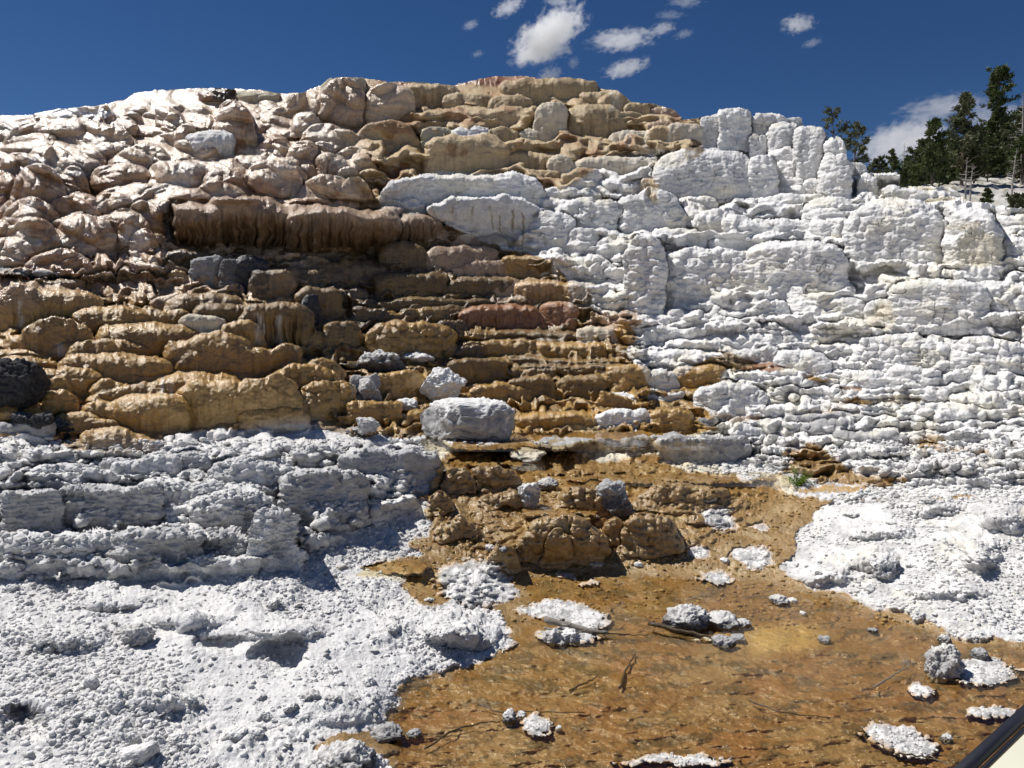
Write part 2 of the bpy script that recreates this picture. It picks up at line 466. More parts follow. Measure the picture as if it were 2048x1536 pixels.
auto([(-60, 240), (640, 200), (760, 260), (840, 340), (760, 390), (640, 400), (340, 400), (320, 530), (-60, 545)], (30, 58), (60, 150), .5, 9, r=1.0, p=2.0, d=.9, pr=.0, tk=.5, wp=.45, wav=.3, km=3.0, oh=0)
auto([(-60, 240), (640, 200), (760, 260), (840, 340), (760, 390), (640, 400), (340, 400), (320, 530), (-60, 545)], (13, 24), (26, 70), .28, 19, r=1.0, p=2.0, d=.9, pr=.0, tk=.5, wp=.45, wav=.3, km=1.5, oh=0)
auto([(-1300, 890), (820, 880), (880, 960), (700, 1060), (430, 1150), (-1300, 1150)], (22, 60), (70, 170), .35, 8, r=.3, pr=1.6)
LEDGES = '''
7 120 434 528 A tk=.9 r=1.0 p=2.1 d=.7 b=0.13 wav=.4 wp=.8 pr=.35 oh=.0 tilt=3 km=2.6
106 236 431 514 A tk=.9 r=1.0 p=2.1 d=.7 b=0.15 wav=.4 wp=.8 pr=.35 oh=.0 tilt=4 km=2.6
0 116 396 484 A tk=.9 r=1.0 p=2.1 d=.7 b=0.21 wav=.4 wp=.8 pr=.35 oh=.0 tilt=-5 km=2.6
127 212 383 456 A tk=.9 r=1.0 p=2.1 d=.7 b=0.08 wav=.4 wp=.8 pr=.35 oh=.0 tilt=7 km=2.6
178 270 386 456 A tk=.9 r=1.0 p=2.1 d=.7 b=0.13 wav=.4 wp=.8 pr=.35 oh=.0 tilt=-2 km=2.6
270 363 400 446 A tk=.9 r=1.0 p=2.1 d=.7 b=0.28 wav=.4 wp=.8 pr=.35 oh=.0 tilt=2 km=2.6
236 298 427 491 A tk=.9 r=1.0 p=2.1 d=.7 b=0.25 wav=.4 wp=.8 pr=.35 oh=.0 tilt=2 km=2.6
298 424 321 395 A tk=.9 r=1.0 p=2.1 d=.7 b=0.21 wav=.4 wp=.8 pr=.35 oh=.0 tilt=-4 km=2.6
185 308 328 388 A tk=.9 r=1.0 p=2.1 d=.7 b=0.21 wav=.4 wp=.8 pr=.35 oh=.0 tilt=8 km=2.6
0 89 308 361 A tk=.9 r=1.0 p=2.1 d=.7 b=0.18 wav=.4 wp=.8 pr=.35 oh=.0 tilt=6 km=2.6
41 157 297 354 A tk=.9 r=1.0 p=2.1 d=.7 b=0.21 wav=.4 wp=.8 pr=.35 oh=.0 tilt=-5 km=2.6
51 120 268 309 A tk=.9 r=1.0 p=2.1 d=.7 b=0.23 wav=.4 wp=.8 pr=.35 oh=.0 tilt=3 km=2.6
120 219 297 350 A tk=.9 r=1.0 p=2.1 d=.7 b=0.14 wav=.4 wp=.8 pr=.35 oh=.0 tilt=-6 km=2.6
219 308 301 347 A tk=.9 r=1.0 p=2.1 d=.7 b=0.25 wav=.4 wp=.8 pr=.35 oh=.0 tilt=2 km=2.6
410 513 335 402 A tk=.9 r=1.0 p=2.1 d=.7 b=0.22 wav=.4 wp=.8 pr=.35 oh=.0 tilt=8 km=2.6
492 609 321 412 A tk=.9 r=1.0 p=2.1 d=.7 b=0.22 wav=.4 wp=.8 pr=.35 oh=.0 tilt=9 km=2.6
438 506 369 414 A tk=.9 r=1.0 p=2.1 d=.7 b=0.16 wav=.4 wp=.8 pr=.35 oh=.0 tilt=7 km=2.6
253 328 403 470 A tk=.9 r=1.0 p=2.1 d=.7 b=0.17 wav=.4 wp=.8 pr=.35 oh=.0 tilt=9 km=2.6
328 424 376 436 A tk=.9 r=1.0 p=2.1 d=.7 b=0.26 wav=.4 wp=.8 pr=.35 oh=.0 tilt=-4 km=2.6
-21 44 352 419 A tk=.9 r=1.0 p=2.1 d=.7 b=0.11 wav=.4 wp=.8 pr=.35 oh=.0 tilt=-3 km=2.6
21 103 355 412 A tk=.9 r=1.0 p=2.1 d=.7 b=0.27 wav=.4 wp=.8 pr=.35 oh=.0 tilt=1 km=2.6
89 154 349 398 A tk=.9 r=1.0 p=2.1 d=.7 b=0.21 wav=.4 wp=.8 pr=.35 oh=.0 tilt=-1 km=2.6
308 369 376 422 A tk=.9 r=1.0 p=2.1 d=.7 b=0.18 wav=.4 wp=.8 pr=.35 oh=.0 tilt=0 km=2.6
-27 38 444 511 A tk=.9 r=1.0 p=2.1 d=.7 b=0.15 wav=.4 wp=.8 pr=.35 oh=.0 tilt=3 km=2.6
130 192 424 473 A tk=.9 r=1.0 p=2.1 d=.7 b=0.20 wav=.4 wp=.8 pr=.35 oh=.0 tilt=8 km=2.6
342 404 280 320 A tk=.9 r=1.0 p=2.1 d=.7 b=0.22 wav=.4 wp=.8 pr=.35 oh=.0 tilt=9 km=2.6
260 342 287 333 A tk=.9 r=1.0 p=2.1 d=.7 b=0.25 wav=.4 wp=.8 pr=.35 oh=.0 tilt=10 km=2.6
575 636 287 340 A tk=.9 r=1.0 p=2.1 d=.7 b=0.21 wav=.4 wp=.8 pr=.35 oh=.0 tilt=-3 km=2.6
633 701 308 367 A tk=.9 r=1.0 p=2.1 d=.7 b=0.25 wav=.4 wp=.8 pr=.35 oh=.0 tilt=9 km=2.6
513 588 277 320 A tk=.9 r=1.0 p=2.1 d=.7 b=0.26 wav=.4 wp=.8 pr=.35 oh=.0 tilt=3 km=2.6
581 650 225 278 A tk=.9 r=1.0 p=2.1 d=.7 b=0.22 wav=.4 wp=.8 pr=.35 oh=.0 tilt=-3 km=2.6
650 718 253 299 A tk=.9 r=1.0 p=2.1 d=.7 b=0.25 wav=.4 wp=.8 pr=.35 oh=.0 tilt=3 km=2.6
428 486 229 265 A tk=.9 r=1.0 p=2.1 d=.7 b=0.14 wav=.4 wp=.8 pr=.35 oh=.0 tilt=-5 km=2.6
308 376 219 255 A tk=.9 r=1.0 p=2.1 d=.7 b=0.25 wav=.4 wp=.8 pr=.35 oh=.0 tilt=10 km=2.6
561 616 335 388 A tk=.9 r=1.0 p=2.1 d=.7 b=0.10 wav=.4 wp=.8 pr=.35 oh=.0 tilt=7 km=2.6
616 701 355 402 A tk=.9 r=1.0 p=2.1 d=.7 b=0.16 wav=.4 wp=.8 pr=.35 oh=.0 tilt=-4 km=2.6
701 752 308 361 A tk=.9 r=1.0 p=2.1 d=.7 b=0.14 wav=.4 wp=.8 pr=.35 oh=.0 tilt=6 km=2.6
663 718 335 374 A tk=.9 r=1.0 p=2.1 d=.7 b=0.25 wav=.4 wp=.8 pr=.35 oh=.0 tilt=-5 km=2.6
137 212 229 265 A tk=.9 r=1.0 p=2.1 d=.7 b=0.20 wav=.4 wp=.8 pr=.35 oh=.0 tilt=-5 km=2.6
212 274 236 272 A tk=.9 r=1.0 p=2.1 d=.7 b=0.22 wav=.4 wp=.8 pr=.35 oh=.0 tilt=-1 km=2.6
34 113 246 282 A tk=.9 r=1.0 p=2.1 d=.7 b=0.26 wav=.4 wp=.8 pr=.35 oh=.0 tilt=10 km=2.6
905 1100 151 195 R tk=.6 rib=.05 d=.6 b=-.6
1005 1122 156 216 T
1098 1198 154 216 T
1160 1258 180 228 T
1250 1300 204 248 T r=.6
1298 1368 210 248 P r=.6 p=2.3 km=1.5
640 728 155 252 P r=.6 p=2.3 oh=.9 b=.5 d=.5 km=1.5
640 730 152 190 Y r=.7 p=2.2
728 828 164 256 Q r=.6 p=2.4 d=.5
770 922 167 222 T rib=.03 d=.6 r=.4
752 830 164 205 R r=.6
575 660 186 250 Q r=.8 p=2
395 470 177 205 B rib=.03
470 560 181 206 Y r=.5
886 990 186 232 T r=.6 p=2.4
975 1062 190 240 T r=.6 p=2.4
905 985 211 254 T r=.6 p=2.4
997 1080 216 258 T r=.3
1067 1134 209 302 S r=.35 p=2.6 d=.25
1127 1252 210 287 T r=.4 d=.4 tk=.8
1240 1280 222 270 T r=.5
970 1028 237 264 T bub=.06
971 1035 257 303 T r=.5 p=2.2
1023 1052 247 268 W r=.5
1035 1107 256 304 S r=.5 p=2.4
1028 1056 282 303 W bub=.06
897 976 253 303 W r=.45 p=2.6 tk=.7
880 940 284 324 W bub=.05
845 905 256 300 Y r=.7 p=2
921 985 301 341 Y r=.3
978 1122 302 350 T r=.25 p=4 rib=.03
975 1010 306 340 W bub=.05
863 934 321 341 T r=.3
851 930 338 358 T r=.3
928 1012 340 354 T r=.3
1048 1120 339 380 T r=.5 p=2.6
1093 1152 308 372 S r=.6 p=2.2 c=.3
1130 1240 275 310 T r=.6 bub=.05
1145 1300 312 372 S r=.25 p=3 tk=.4
1215 1302 262 310 S r=.6 p=2.3 rib=.03
1290 1350 243 306 P r=.6 km=1.5
1330 1402 246 308 S r=.6 p=2.3 oh=1 b=.3
1348 1388 270 308 B r=.6
1395 1455 230 304 W r=.4 tk=.6
1435 1504 216 306 W r=.2 p=3.4 tk=.7 b=.35
1506 1546 227 300 W r=.2 p=3 tk=.7
1536 1572 226 295 W r=.2 p=3
1568 1604 235 268 W r=.3
1534 1594 250 330 W r=.3 p=2.8 c=.25 tk=.8
1586 1650 253 365 W r=.15 p=3 c=.25 tk=.8 b=.35
1649 1691 275 396 W r=.15 p=3.4 tk=.9 b=.35
1640 1704 308 408 W r=.4 p=2.6 tk=.7 b=.35
1500 1536 268 320 W r=.5 p=2.2 bub=.06
1550 1594 323 356 W r=.5 p=2.3
1550 1608 354 378 W r=.3
1543 1612 372 400 W r=.3
1608 1649 358 396 W r=.2
1693 1733 324 356 W r=.2
1731 1798 347 386 W r=.08 p=7 tk=.5 d=.05
1788 1799 347 384 W r=.2
1716 1755 352 408 W r=.4
1751 1813 381 405 W r=.3
1800 1916 374 394 Y r=.2 rib=.03 d=.2
1840 1960 398 420 Y r=.2 bub=.04
1307 1522 300 410 W r=.55 p=2.4 tk=.6 d=.5 pr=.6 b=.35
1312 1440 343 408 W r=.15 tk=.3
1497 1554 313 408 W r=.3 tk=.8 b=.35
1285 1346 324 368 Y r=.6 p=2.2 bub=.05
1278 1324 360 408 T r=.5 p=2.4 c=.2
1180 1290 362 398 W r=.7 bub=.08
1347 1433 396 432 W r=.25
1464 1517 396 430 W r=.3 bub=.05
1517 1620 388 442 W r=.8 p=2
1607 1725 395 474 W r=.8 p=2 tk=.5
1605 1704 420 478 W r=.5 p=2.3 bub=.05
1315 1545 422 466 W r=.25 bub=.05
1453 1605 444 488 W r=.2 p=5
1300 1412 461 510 W r=.2
1417 1528 475 514 W r=.2 p=4
1484 1694 482 606 W r=.12 p=3 tk=.7 d=.2 pr=.5 oh=.25 b=.35
1318 1508 498 612 W r=.5 bub=.12 tk=.3
1372 1404 522 588 D r=.3 c=-.2 tk=.2
1310 1350 585 625 G r=.3 tk=.2 wp=1.1
1700 1890 400 556 W r=.3 tk=.7 bub=.06 pr=1.6
1685 1796 412 556 W r=.5 p=2.2 bub=.1 c=.15
1786 1905 429 550 W r=.25 p=3 bub=.04 pr=1.8 c=.1
1890 2002 421 556 W r=.3 p=3 tk=.5 pr=.6 b=.35
1892 1978 411 452 W r=.5
1915 1985 480 545 G r=.3 bub=.1 tk=.3
1990 2060 433 496 W r=.3
1994 2080 476 556 W r=.3 bub=.06
1720 1950 548 577 W r=.5 bub=.08
1501 1575 598 664 W r=.15 p=4 wp=1.1
1565 1742 593 660 W r=.5 p=2.6 wp=1.1
1733 1790 600 664 W r=.2
1770 1980 560 667 W r=.12 p=5 tk=.4 pr=.3 oh=.2 b=.35
1945 2075 563 664 W r=.3 bub=.08 wp=1.1
1955 1982 655 678 W r=.5 wp=1.1
764 832 376 430 W r=.3 p=3 bub=.04
762 1090 350 438 W r=.12 p=5 tk=.35 d=.25 pr=1.2 oh=.3 b=.5
820 930 353 410 W r=.2 p=4 b=.62
916 1086 347 436 W r=.15 p=3.4 b=.66
830 1090 395 512 W r=.05 p=3 c=.55 sk=.35 tk=.8 b=.15 d=0 pr=.5 oh=1.0 wp=1.3
925 992 438 478 W r=.7 p=2.1 tk=.6
1058 1150 425 512 W r=.5 p=2.6 tk=.6
1082 1140 376 426 W r=.5 p=2.2
1133 1202 382 420 W r=.4
1178 1236 399 480 W r=.3 p=2.6 c=.15
1228 1306 392 468 W r=.3 p=3
1140 1198 457 518 W r=.5 p=2.2 c=.1
1194 1248 473 526 W r=.5 p=2.2
1137 1218 515 574 W r=.4 p=2.6
1198 1234 576 622 W r=.5 p=2.2 wp=1.1
1178 1205 570 606 W r=.5 p=2.2 wp=1.1
1250 1330 470 640 W r=.6 bub=.12 tk=.3
1238 1444 629 654 W r=.25 p=5 wp=1.1
1228 1447 650 686 W r=.2 p=5 oh=.5 wp=1.1
1436 1510 650 676 W r=.3 wp=1.1
1506 1650 647 676 W r=.3 wp=1.1
1563 1640 670 706 W r=.4 wp=1.1
1371 1566 672 706 W r=.4 p=4 wp=1.1
1350 1440 676 704 W r=.5 wp=1.1
1470 1558 698 734 W r=.2 wp=1.1
1555 1662 701 764 W r=.4 bub=.06 wp=1.1
1680 1772 741 784 W r=.4 bub=.06 wp=1.1
1765 1872 739 784 W r=.3 bub=.06 wp=1.1
1700 1900 672 745 W r=.6 bub=.09 tk=.25 wp=1.1
1900 2060 672 745 W r=.6 bub=.09 tk=.25 wp=1.1
1448 1614 741 778 W r=.3 bub=.05 wp=1.1
1388 1532 769 830 W r=.4 bub=.06 wp=1.1
1559 1745 829 858 G r=.2 pr=1.5 wp=1.1
1855 1972 813 850 W r=.3 pr=1.5 wp=1.1
1600 1712 846 878 G r=.3 bub=.05 wp=1.1
1661 1820 867 906 G r=.3 pr=1.6 wp=1.1
340 720 399 432 P tk=.5 r=.3 p=5 d=.3 b=.5 km=1.5
345 600 404 505 N tk=.9 r=.2 p=3.4 oh=1.1 b=.85 rib=.05 d=.2 c=.10 wp=1.2
345 600 402 440 P tk=.9 r=.4 p=3.4 oh=.2 b=.89 d=.2 wp=1.2 km=1.5
565 800 416 512 N tk=.9 r=.2 p=2.6 oh=1.2 b=1.05 rib=.05 d=.3 c=.14 wp=1.2
565 800 414 446 P tk=.9 r=.5 p=2.6 oh=.2 b=1.1 d=.3 wp=1.2 km=1.5
790 880 428 485 N tk=.8 r=.3 p=2.4 b=.5 oh=.8 rib=.05 d=.5
780 880 427 484 B r=.3 tk=.6 d=.5
800 872 442 480 M r=.5 p=2.3 d=.5 km=1.3
850 934 434 466 T r=.4
502 577 459 490 P r=.5 km=1.5
759 855 484 555 M r=.2 p=3.4 tk=.7 rib=.02 d=.5 km=1.3
846 962 462 496 P r=.6 bub=.1 km=1.5
848 995 492 556 P r=.6 p=2.5 km=1.5
942 1016 471 514 M r=.3 rib=.02 d=.5 km=1.3
925 1012 525 564 P r=.5 p=2.4 km=1.5
900 935 538 560 P r=.6 p=2.2 km=1.5
1003 1100 512 564 O r=.2 bub=.03
1075 1124 513 566 S r=.2 rib=.02
436 586 486 505 B r=.4 d=.5 km=1.3
528 625 492 505 B r=.4 d=.5 km=1.3
540 697 497 535 B r=.25 p=3 d=.5 km=1.3
452 520 500 511 B d=.5 km=1.3
405 560 506 520 B d=.5 km=1.3
487 640 507 520 M d=.5 km=1.3
326 420 503 542 B r=.15 oh=.8 b=.2 rib=.03 d=.5 km=1.3
328 352 523 546 M b=.25 d=.5 km=1.3
335 375 540 562 O b=.25 d=.55 p=2.4 r=.5
383 448 514 572 G r=.15 rib=.02
440 490 519 587 D r=.15 bub=.06
470 540 515 590 K r=.2 bub=.05
500 596 539 598 M r=.2 p=4 b=.25 d=.5 km=1.3
500 535 541 597 G r=.2 tk=.9
525 695 532 573 M r=.2 p=3 b=.15 d=.5 km=1.3
590 690 540 575 B r=.2 b=.15 d=.5 km=1.3
593 686 571 648 M r=.2 p=3 bub=.03 d=.5 km=1.3
605 640 590 655 K r=.3 bub=.05
681 735 576 603 B r=.3 b=.15 d=.5 km=1.3
704 748 534 558 M r=.3 d=.5 km=1.3
710 750 556 572 O r=.4 bub=.03
745 898 545 600 M r=.3 bub=.05 d=.35 km=1.3
893 1044 557 600 M r=.3 bub=.03 d=.5 km=1.3
960 1110 560 603 P r=.6 p=2.4 km=1.5
1029 1186 560 624 O r=.15 rib=.02 tk=.5
1135 1190 563 624 S r=.2 rib=.02
731 985 596 624 M r=.3 b=.15 d=.5 km=1.3
985 1104 592 620 P r=.7 p=2.4 km=1.5
830 926 617 648 O r=.5 bub=.05
860 930 612 640 M r=.5 b=.15 d=.5 km=1.3
1080 1157 603 658 R r=.6 p=2.3 bub=.04 d=.5 km=1.3
918 1088 611 668 R r=.25 rib=.04 bub=.03 d=.5 km=1.3
701 805 624 646 O r=.6 b=.15
730 916 643 722 O r=.5 p=2.6 bub=.13 d=.5 tk=.5
643 722 644 708 M r=.3 bub=.03 d=.5 km=1.3
600 730 664 706 O r=.5 bub=.04
873 934 641 685 B r=.25 rib=.03 d=.5 km=1.3
922 1158 659 694 M r=.3 p=5 bub=.03 d=.5 km=1.3
1155 1236 652 692 S r=.4 bub=.03
963 1071 678 722 O r=.4 bub=.08
1053 1208 682 722 O r=.4 bub=.08
912 970 691 720 B r=.3 b=.15 d=.5 km=1.3
895 1016 718 778 M r=.15 p=5 rib=.02 d=.5 km=1.3
1000 1240 718 738 M r=.25 p=7 b=.15 d=.5 km=1.3
1040 1254 729 753 M r=.25 p=6 b=.15 d=.5 km=1.3
1016 1110 752 812 M r=.15 rib=.02 d=.5 km=1.3
1112 1215 750 808 M r=.2 rib=.02 d=.5 km=1.3
1209 1297 729 792 O r=.3 bub=.05
1283 1448 702 742 W r=.3 pr=1.5 wp=1.1
1289 1352 738 788 W r=.3 bub=.04 wp=1.1
1350 1452 733 784 O r=.3 bub=.05
1440 1500 705 735 M r=.4 bub=.05 d=.5 km=1.3
1490 1580 728 742 R r=.4 b=.15 d=.5 km=1.3
1219 1364 786 814 W r=.3 wp=1.1
943 1068 769 815 O r=.3 bub=.04
705 762 753 803 G r=.4 wp=1.1
756 844 742 799 O r=.3 bub=.06
600 690 722 790 O r=.5 bub=.1 d=.55 p=2.4
603 715 764 836 O r=.5 bub=.1
690 800 800 850 O r=.5 bub=.06
1020 1190 823 868 O r=.4 bub=.03
1184 1302 817 864 W r=.3 pr=1.2 wp=1.1
1120 1200 848 870 T r=.6
1299 1384 819 868 O r=.5 bub=.06
1371 1434 832 862 G r=.5 bub=.05 wp=1.1
1085 1250 876 898 G r=.4 wp=1.1
1140 1230 888 912 G r=.3 wp=1.1
1240 1375 874 892 G r=.3 wp=1.1
1313 1494 876 930 G r=.15 tk=.2 wp=1.1
-30 158 538 562 G r=.6 p=3
-30 58 549 581 B r=.3 b=.15 d=.5 km=1.3
50 168 558 582 M r=.4 b=.25 d=.5 km=1.3
-40 210 579 668 O r=.4 p=3.5 rib=.02 d=.55
137 306 614 672 O r=.6 p=2.6 tk=.6 b=.25 d=.55
188 411 647 712 O r=.6 p=2.5 tk=.6 b=.25 d=.55
405 460 678 705 O r=.8 p=2.1 b=.25 d=.55
5 190 667 706 O r=.6 p=3 b=.25 d=.55
100 300 681 722 O r=.6 p=2.6 b=.25 d=.55
102 160 684 724 G r=.6 p=2.2 b=-.1 wp=1.1
114 345 708 780 O r=.5 p=3 tk=.5 b=.25 d=.55
330 420 715 745 O r=.7 b=.25 d=.55 p=2.4
-20 108 702 720 O b=.25 d=.55 p=2.4 r=.5
-20 120 716 740 O b=.25 d=.55 p=2.4 r=.5
36 208 736 794 O r=.5 p=2.5 b=.25 d=.55
82 145 755 800 O r=.7 p=2.2 b=.25 d=.55
176 270 761 804 O r=.8 p=2.2 b=.25 d=.55
308 492 745 802 O r=.6 p=2.3 tk=.8 oh=.6 b=.35 d=.55
352 548 760 864 O r=.5 p=3 tk=.4 b=.05 rib=.015 d=.55
214 382 787 866 O r=.5 p=2.5 tk=.7 b=.25 d=.55
160 240 803 845 O r=.7 p=2.4 b=.25 d=.55
477 620 817 860 O r=.7 p=2.3 b=.25 d=.55
85 152 780 828 O r=.6 bub=.07 d=.55 p=2.4
158 238 837 866 O r=.7 p=2.3 b=.25 d=.55
160 280 854 908 O r=.6 p=2.4 b=.25 d=.55
218 330 874 908 O r=.8 p=2.2 b=.25 d=.55
112 208 824 865 O r=.7 b=.25 d=.55 p=2.4
538 680 730 820 O r=.5 bub=.11 d=.55 p=2.4
328 490 585 650 M r=.4 rib=.02 d=.5 km=1.3
383 516 604 670 M r=.3 b=.25 d=.5 km=1.3
358 450 632 706 S r=.15 rib=.02
440 525 640 706 O r=.3 p=3 c=-.3 b=.25 d=.55
476 628 604 706 M r=.2 rib=.05 d=.5 km=1.3
490 530 610 700 S r=.2 rib=.04 b=.02
-15 110 841 898 G r=.3 wp=1.1
0 126 985 1085 G r=.08 p=4 tk=.4 pr=.8 wp=1.1 km=2
118 162 978 1070 G r=.1 wp=1.1 km=2
155 320 972 1070 G r=.1 p=4 wp=1.1 km=2
60 202 925 990 W r=.3 wp=1.1 km=2
198 322 918 972 G r=.3 wp=1.1 km=2
310 418 912 975 G r=.3 bub=.04 wp=1.1 km=2
415 590 920 1010 W r=.4 bub=.08 wp=1.1 km=2
380 560 985 1070 W r=.5 bub=.08 wp=1.1 km=2
560 738 942 1066 G r=.12 p=3 tk=.6 pr=2.2 wp=1.1 km=2
683 884 903 992 G r=.15 p=3 pr=2 wp=1.1 km=2
0 180 1068 1158 W r=.4 bub=.05 wp=1.1 km=2
160 305 1068 1146 W r=.4 bub=.06 wp=1.1 km=2
230 412 1058 1162 G r=.2 pr=1.4 wp=1.1 km=2
408 532 1068 1142 G r=.3 pr=1.4 wp=1.1 km=2
880 950 934 990 O r=.9 bub=.07 p=2.1 wp=1.7 km=2.2 d=.85
850 900 985 1030 O r=.9 bub=.06 wp=1.7 km=2.2 p=2.1 d=.85
938 1042 929 985 O r=.9 bub=.07 p=2.1 wp=1.7 km=2.2 d=.85
960 1060 980 1020 O r=.9 bub=.05 wp=1.7 km=2.2 p=2.1 d=.85
1104 1245 981 1036 O r=.9 bub=.06 wp=1.7 km=2.2 p=2.1 d=.85
1033 1215 1030 1130 O r=.9 bub=.08 p=2.1 tk=.6 wp=1.7 km=2.2 d=.85
1088 1145 1056 1132 O r=.9 p=2.1 b=.06 bub=.04 wp=1.7 km=2.2 d=.85
1203 1250 1040 1090 O r=.9 p=2.1 bub=.05 wp=1.7 km=2.2 d=.85
976 1045 1084 1150 O r=.9 bub=.06 wp=1.7 km=2.2 p=2.1 d=.85
860 960 1040 1080 O r=.9 bub=.05 wp=1.7 km=2.2 p=2.1 d=.85
1262 1490 968 1024 O r=.9 bub=.05 wp=1.7 km=2.2 p=2.1 d=.85
1236 1368 1030 1110 O r=.9 bub=.07 wp=1.7 km=2.2 p=2.1 d=.85
1380 1460 1025 1050 O r=.9 bub=.04 wp=1.7 km=2.2 p=2.1 d=.85
'''
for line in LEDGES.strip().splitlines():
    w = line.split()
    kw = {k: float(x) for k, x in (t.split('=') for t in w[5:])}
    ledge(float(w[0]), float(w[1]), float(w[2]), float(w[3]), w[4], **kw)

# -------- wet flowing mounds of the upper left: overlapping drapes
ul = m_tan * sstep(900, 700, U + .3 * (V - 300)) * (1 - sstep(395, 410, V) * sstep(330, 350, U))
a_ = (U * .92 + V * .55) / 74 + .7 * fbm(U / 120, V / 90, 70.5, 2)
b_ = (V * 1.0 - U * .30) / 48 + .6 * fbm(U / 120, V / 90, 71.5, 2)
big = lobe(a_, b_); small = lobe(a_ * 2.5 + 3, b_ * 2.2)
tiny = lobe(a_ * 5.5 + 3, b_ * 3.8)
Y -= ul * Yb * (.024 * big ** 1.3 + .007 * small + .0012 * tiny)
# grey-white overhanging drip at (430, 290) and brown one beside it
ledge(366, 470, 262, 330, 'W', tk=.9, r=.4, p=2.4, oh=1.2, b=.55, rib=.05, c=.4, sk=.3, d=.3)
ledge(480, 578, 272, 312, 'M', tk=.9, r=.6, p=2.3, oh=.9, b=.5)
ledge(668, 690, 225, 280, 'D', tk=.3, r=.3)
ledge(700, 820, 320, 358, 'R', tk=.6, r=.7, p=2.2, b=.15)
ledge(690, 770, 282, 325, 'R', tk=.5, r=.7, p=2.2)
ledge(480, 640, 375, 404, 'P', tk=.5, r=.7, p=2.4, b=.1)
ledge(620, 690, 386, 408, 'P', tk=.6, r=.7, p=2.2, b=.1)
ledge(-30, 120, 455, 540, 'R', tk=.4, r=.7, p=2.2, oh=.4)
ledge(105, 240, 430, 515, 'P', tk=.5, r=.7, p=2.2, oh=.4)
# bubbly ochre lumps of the middle
fl = m_flow * sstep(1160, 1110, V) * (1 - isl)
Y -= fl * (.05 * lobe(U / 26 + n2 * .4, V / 17) + .018 * lobe(U / 9, V / 7))

# -------- pools and flats
PZ = []
def flat(poly, z, soft=8):
    global Y
    m = reg(poly, soft)
    js = np.searchsorted(us, np.linspace(min(p[0] for p in poly) + 20, max(p[0] for p in poly) - 20, 30))
    topv = min(p[1] for p in poly) - 1
    i_ = int(np.searchsorted(vs, topv))
    z = float(np.median(EYE + SZ[i_, js] * Y[i_, js]))
    PZ.append(z)
    Yz = np.minimum((z - EYE) / np.minimum(SZ, -.02), 60)
    Y = Y + (Yz - Y) * m
    return m
zz = -.035 + .022 * fbm(U / 70, V / 22, 80.5, 4) + islh * 0
Yp = np.minimum((zz - EYE) / np.minimum(SZ, -.05), 60)
Y = Y + (Yp - Y) * m_pool
p1 = flat([(870, 882), (930, 872), (1120, 872), (1190, 862), (1370, 864), (1320, 876), (1240, 880), (1120, 892), (1000, 896), (920, 896)], .74, 3)
p2 = flat([(895, 922), (1000, 915), (1075, 920), (1040, 930), (960, 938), (890, 936)], .61, 2)
p3 = flat([(1090, 950), (1300, 948), (1480, 954), (1560, 962), (1400, 968), (1250, 966), (1120, 962)], .49, 2)
p4 = flat([(1040, 1020), (1140, 1018), (1200, 1026), (1120, 1032), (1050, 1032)], .34, 2)
p5 = flat([(720, 1132), (840, 1124), (860, 1135), (840, 1150), (730, 1146)], .26, 2)
# island mounds rise over the water
hgt = EYE + SZ * Y
want = np.maximum(hgt, 0) + islh * .8
Yi = (want - EYE) / np.minimum(SZ, -.03)
Y = np.where(islh > 0, np.minimum(Y, Yi * sstep(0, .3, isl) + Y * (1 - sstep(0, .3, isl))), Y)

# hollows and mounds of the near white bank  (cx, cy, a, b, dz)
for cx, cy, a, b, dz in [(560, 1310, 62, 34, -.10), (440, 1290, 60, 22, -.07), (50, 1450, 62, 44, -.10), (370, 1240, 90, 26, .07), (560, 1255, 110, 30, .10), (120, 1270, 120, 40, .08),
                         (230, 1200, 120, 26, .06), (920, 1265, 90, 36, .13), (860, 1240, 110, 60, .08), (640, 1400, 160, 60, .05), (680, 1525, 90, 30, .09), (770, 1500, 40, 14, .03), (300, 1400, 140, 40, .05),
                         (700, 1030, 120, 30, .03), (1750, 1120, 50, 22, .09), (1690, 1125, 40, 26, .06), (1960, 1110, 50, 36, .10), (2000, 1030, 60, 40, .08), (1850, 1010, 120, 30, .06), (1750, 1060, 90, 24, .05),
                         (1660, 1150, 90, 20, .06), (1900, 1180, 110, 22, .05), (1780, 900, 70, 14, .05), (1900, 930, 80, 18, .06)]:
    q = ((wU - cx) / a) ** 2 + ((wV - cy) / b) ** 2
    f = np.clip(1 - q, 0, 1) ** 1.5 if dz > 0 else np.clip(1 - q, 0, 1) ** .6
    Y = Y * (1 + f * dz / np.minimum(SZ * Y, -.3))

# -------- colours of flow, pool, islands, bank
nf = fbm(U / 46, V / 20, 90.5, 4)
flowc = mix(np.broadcast_to(np.array((.30, .18, .06), np.float32), col.shape), np.array((.40, .28, .13), np.float32), sstep(-.1, .7, nf))
flowc = mix(flowc, np.array((.20, .12, .035), np.float32), .6 * sstep(.1, .6, fbm(U / 20, V / 12, 93.5, 3)))
poolc = mix(np.broadcast_to(np.array((.26, .145, .046), np.float32), col.shape), np.array((.30, .20, .09), np.float32), sstep(-.35, .45, fbm(U / 160, V / 50, 95.5, 4)))
poolc = mix(poolc, np.array((.30, .14, .045), np.float32), sstep(.1, .6, fbm(U / 130, V / 60, 99.5, 3)) * .4)
poolc = mix(poolc, np.array((.11, .075, .028), np.float32), .85 * sstep(.08, .55, fbm(U / 60, V / 16, 97.5, 4, .65)))
poolc = mix(poolc, np.array((.55, .40, .16), np.float32), sstep(1, 0, ((wU - 1560) / 130) ** 2 + ((wV - 1275) / 38) ** 2) * .7)
flowc = mix(flowc, poolc, sstep(.3, .8, m_pool))
flowm = m_flow * (1 - isl)
